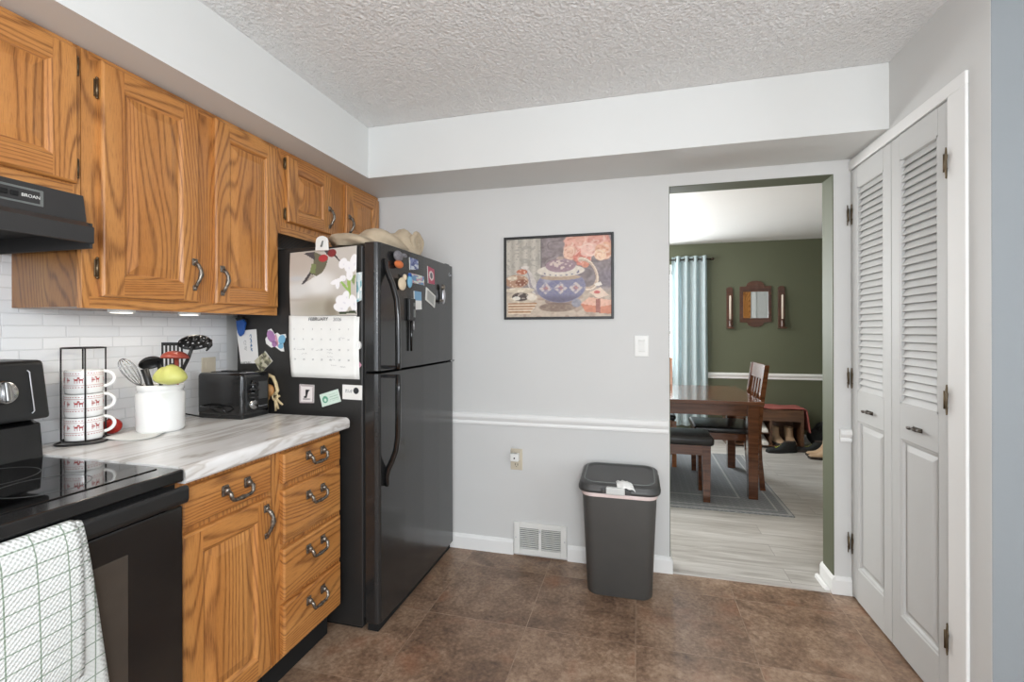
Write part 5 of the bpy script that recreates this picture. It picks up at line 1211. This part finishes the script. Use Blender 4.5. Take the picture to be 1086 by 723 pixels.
# shoes
def make_shoe(label, cat, up, sole, hi=.10, L=.28, name='sneaker', shaft=0, group=None, accent=None):
    """local: toe towards -y, heel at +y"""
    r = thing(name, label, cat, (0, 0, 0), group)
    def foot(t, k=1.0): # half width along the length, t 0 toe ..1 heel
        return k*(.012+.040*math.sin(PI*min(1, max(0, (t+.10)/1.15)))**.6-.006*math.exp(-((t-.62)/.15)**2))
    ts_ = np.linspace(0, 1, 15)
    s = MB(); rings = []
    out = [(foot(t)*1.04, -L/2+L*t) for t in ts_]; ringp = [(x, y) for x, y in out]+[(-x, y) for x, y in out[::-1]]
    loft(s, [(ringp, 0), ([(x*1.03, y*1.01) for x, y in ringp], .012), ([(x, y) for x, y in ringp], .026)], smooth=False)
    s.build('sole', MT[sole], r, world=False)
    u = MB(); rows = []
    prof = lambda t: .045+.012*t+(hi-.05)*(1/(1+math.exp(-(t-.48)*14)))
    n = 12
    for t in ts_:
        w_ = foot(t, .96); h_ = prof(t); yy = -L/2*.985+L*.97*t
        if t == 0: h_ = .032
        rows.append([(w_*math.cos(a), yy, .024+(h_-.024)*math.sin(a)**.7) for a in np.linspace(0, PI, n+1)])
    vs = [p for row in rows for p in row]; fs = [[i*(n+1)+k, i*(n+1)+k+1, (i+1)*(n+1)+k+1, (i+1)*(n+1)+k] for i in range(len(rows)-1) for k in range(n)]
    u.add(vs, fs, 0, True); u.add(rows[0], [list(range(n+1))]); u.add(rows[-1], [list(range(n+1))])
    u.build('upper', MT[up], r, world=False)
    if shaft:
        sh = MB(); cy = L*.24
        loft(sh, [([(.044*math.cos(a), cy+.085*math.sin(a)*(1 if math.sin(a) > 0 else 1.0)) for a in np.linspace(0, 2*PI, 21)[:-1]], hi*.55), ([(.042*math.cos(a), cy+.012+.066*math.sin(a)) for a in np.linspace(0, 2*PI, 21)[:-1]], hi), ([(.045*math.cos(a), cy+.016+.062*math.sin(a)) for a in np.linspace(0, 2*PI, 21)[:-1]], shaft)], cap1=False)
        loft(sh, [([(.040*math.cos(a), cy+.016+.056*math.sin(a)) for a in np.linspace(0, 2*PI, 21)[:-1]], shaft), ([(.036*math.cos(a), cy+.014+.05*math.sin(a)) for a in np.linspace(0, 2*PI, 21)[:-1]], shaft-.05)], cap0=False)
        sh.build('shaft', MT[up], r, world=False)
    else:
        op = MB().sphere((0, L*.26, hi-.004), (.026, .062, .012), n=14); op.build('opening', MT['sole'], r, world=False)
        lc = MB()
        for k in range(4):
            t = .30+.055*k; yy = -L/2+L*t; z = prof(t)+.0015; lc.tube([(-.020, yy, z-.008), (0, yy+.004, z+.001), (.020, yy, z-.008)], .003, 6)
        lc.build('laces', MT[accent or up], r, world=False)
    return r
wh = make_shoe('x', 'shoe', 'shoewhite', 'shoewhite', group='white sneakers in the shoe bench')
for k, (x, z, lab) in enumerate(((1.270, .175, 'left white sneaker on the upper shelf of the shoe bench'), (1.358, .175, 'right white sneaker on the upper shelf of the shoe bench'), (1.268, .035, 'left white sneaker on the lower shelf of the shoe bench'), (1.358, .035, 'right white sneaker on the lower shelf of the shoe bench'))):
    s = wh if k == 0 else copy_tree(wh); s['label'] = lab; s.location = (x+.006, 5.815, z); s.rotation_euler = (0, 0, .02*(k-1)); s.scale = (.80, .95, .95)
bt = make_shoe('left tan boot standing in the right cubby of the shoe bench', 'boot', 'bootTan', 'sole', .11, .26, 'ankle_boot', .175, 'tan boots in the cubby'); bt.location = (1.515, 5.80, .035); bt.rotation_euler = (0, 0, .25)
b2 = copy_tree(bt); b2['label'] = 'right tan boot standing in the right cubby of the shoe bench'; b2.location = (1.640, 5.80, .035); b2.rotation_euler = (0, 0, -.05)
bs = make_shoe('black running shoe with yellow details on the floor directly before the shoe bench cubbies', 'shoe', 'shoeblack', 'shoeblack', .11, .31, 'running_shoe', accent='neon'); bs.location = (1.485, 5.55, 0); bs.rotation_euler = (0, 0, -PI/2+.30)
b3 = make_shoe('black running shoe with yellow details on the floor behind the tan ankle boots', 'shoe', 'shoeblack', 'sole', .12, .30, 'running_shoe', accent='neon'); b3.location = (1.80, 5.625, .0); b3.rotation_euler = (0, 0, -PI/2-.08)
tb_ = make_shoe('front tan suede ankle boot on the floor at the doorway edge', 'boot', 'bootTan', 'sole', .125, .27, 'ankle_boot', .20, 'tan boots by the doorway edge'); tb_.location = (1.815, 5.36, 0); tb_.rotation_euler = (0, 0, -PI/2+.1)
tb2 = copy_tree(tb_); tb2['label'] = 'rear tan suede ankle boot on the floor at the doorway edge'; tb2.location = (1.83, 5.470, 0); tb2.rotation_euler = (0, 0, -PI/2+.02)
bgk2 = MB(); B = bmesh.new(); bmesh.ops.create_uvsphere(B, u_segments=28, v_segments=16, radius=1)
for v in B.verts:
    p = v.co.copy(); q = 1+.10*math.sin(5*p.x+3*p.z)+.07*math.sin(7*p.y+4*p.x); v.co = Vector((2.01+p.x*.17*q, 5.86+p.y*.13*q, max(0.0, .13+p.z*.135*q)))
bgk2.bm(B, smooth=True); bo2 = bgk2.build('duffel_bag', MT['shoeblack']); tag(bo2, 'black slumped bag on the floor right of the shoe bench', 'bag')
MB().tube([(1.90, 5.76, .22), (1.93, 5.74, .30), (2.02, 5.74, .315), (2.08, 5.76, .24)], .010, 8).build('strap', MT['blackm'], bo2)
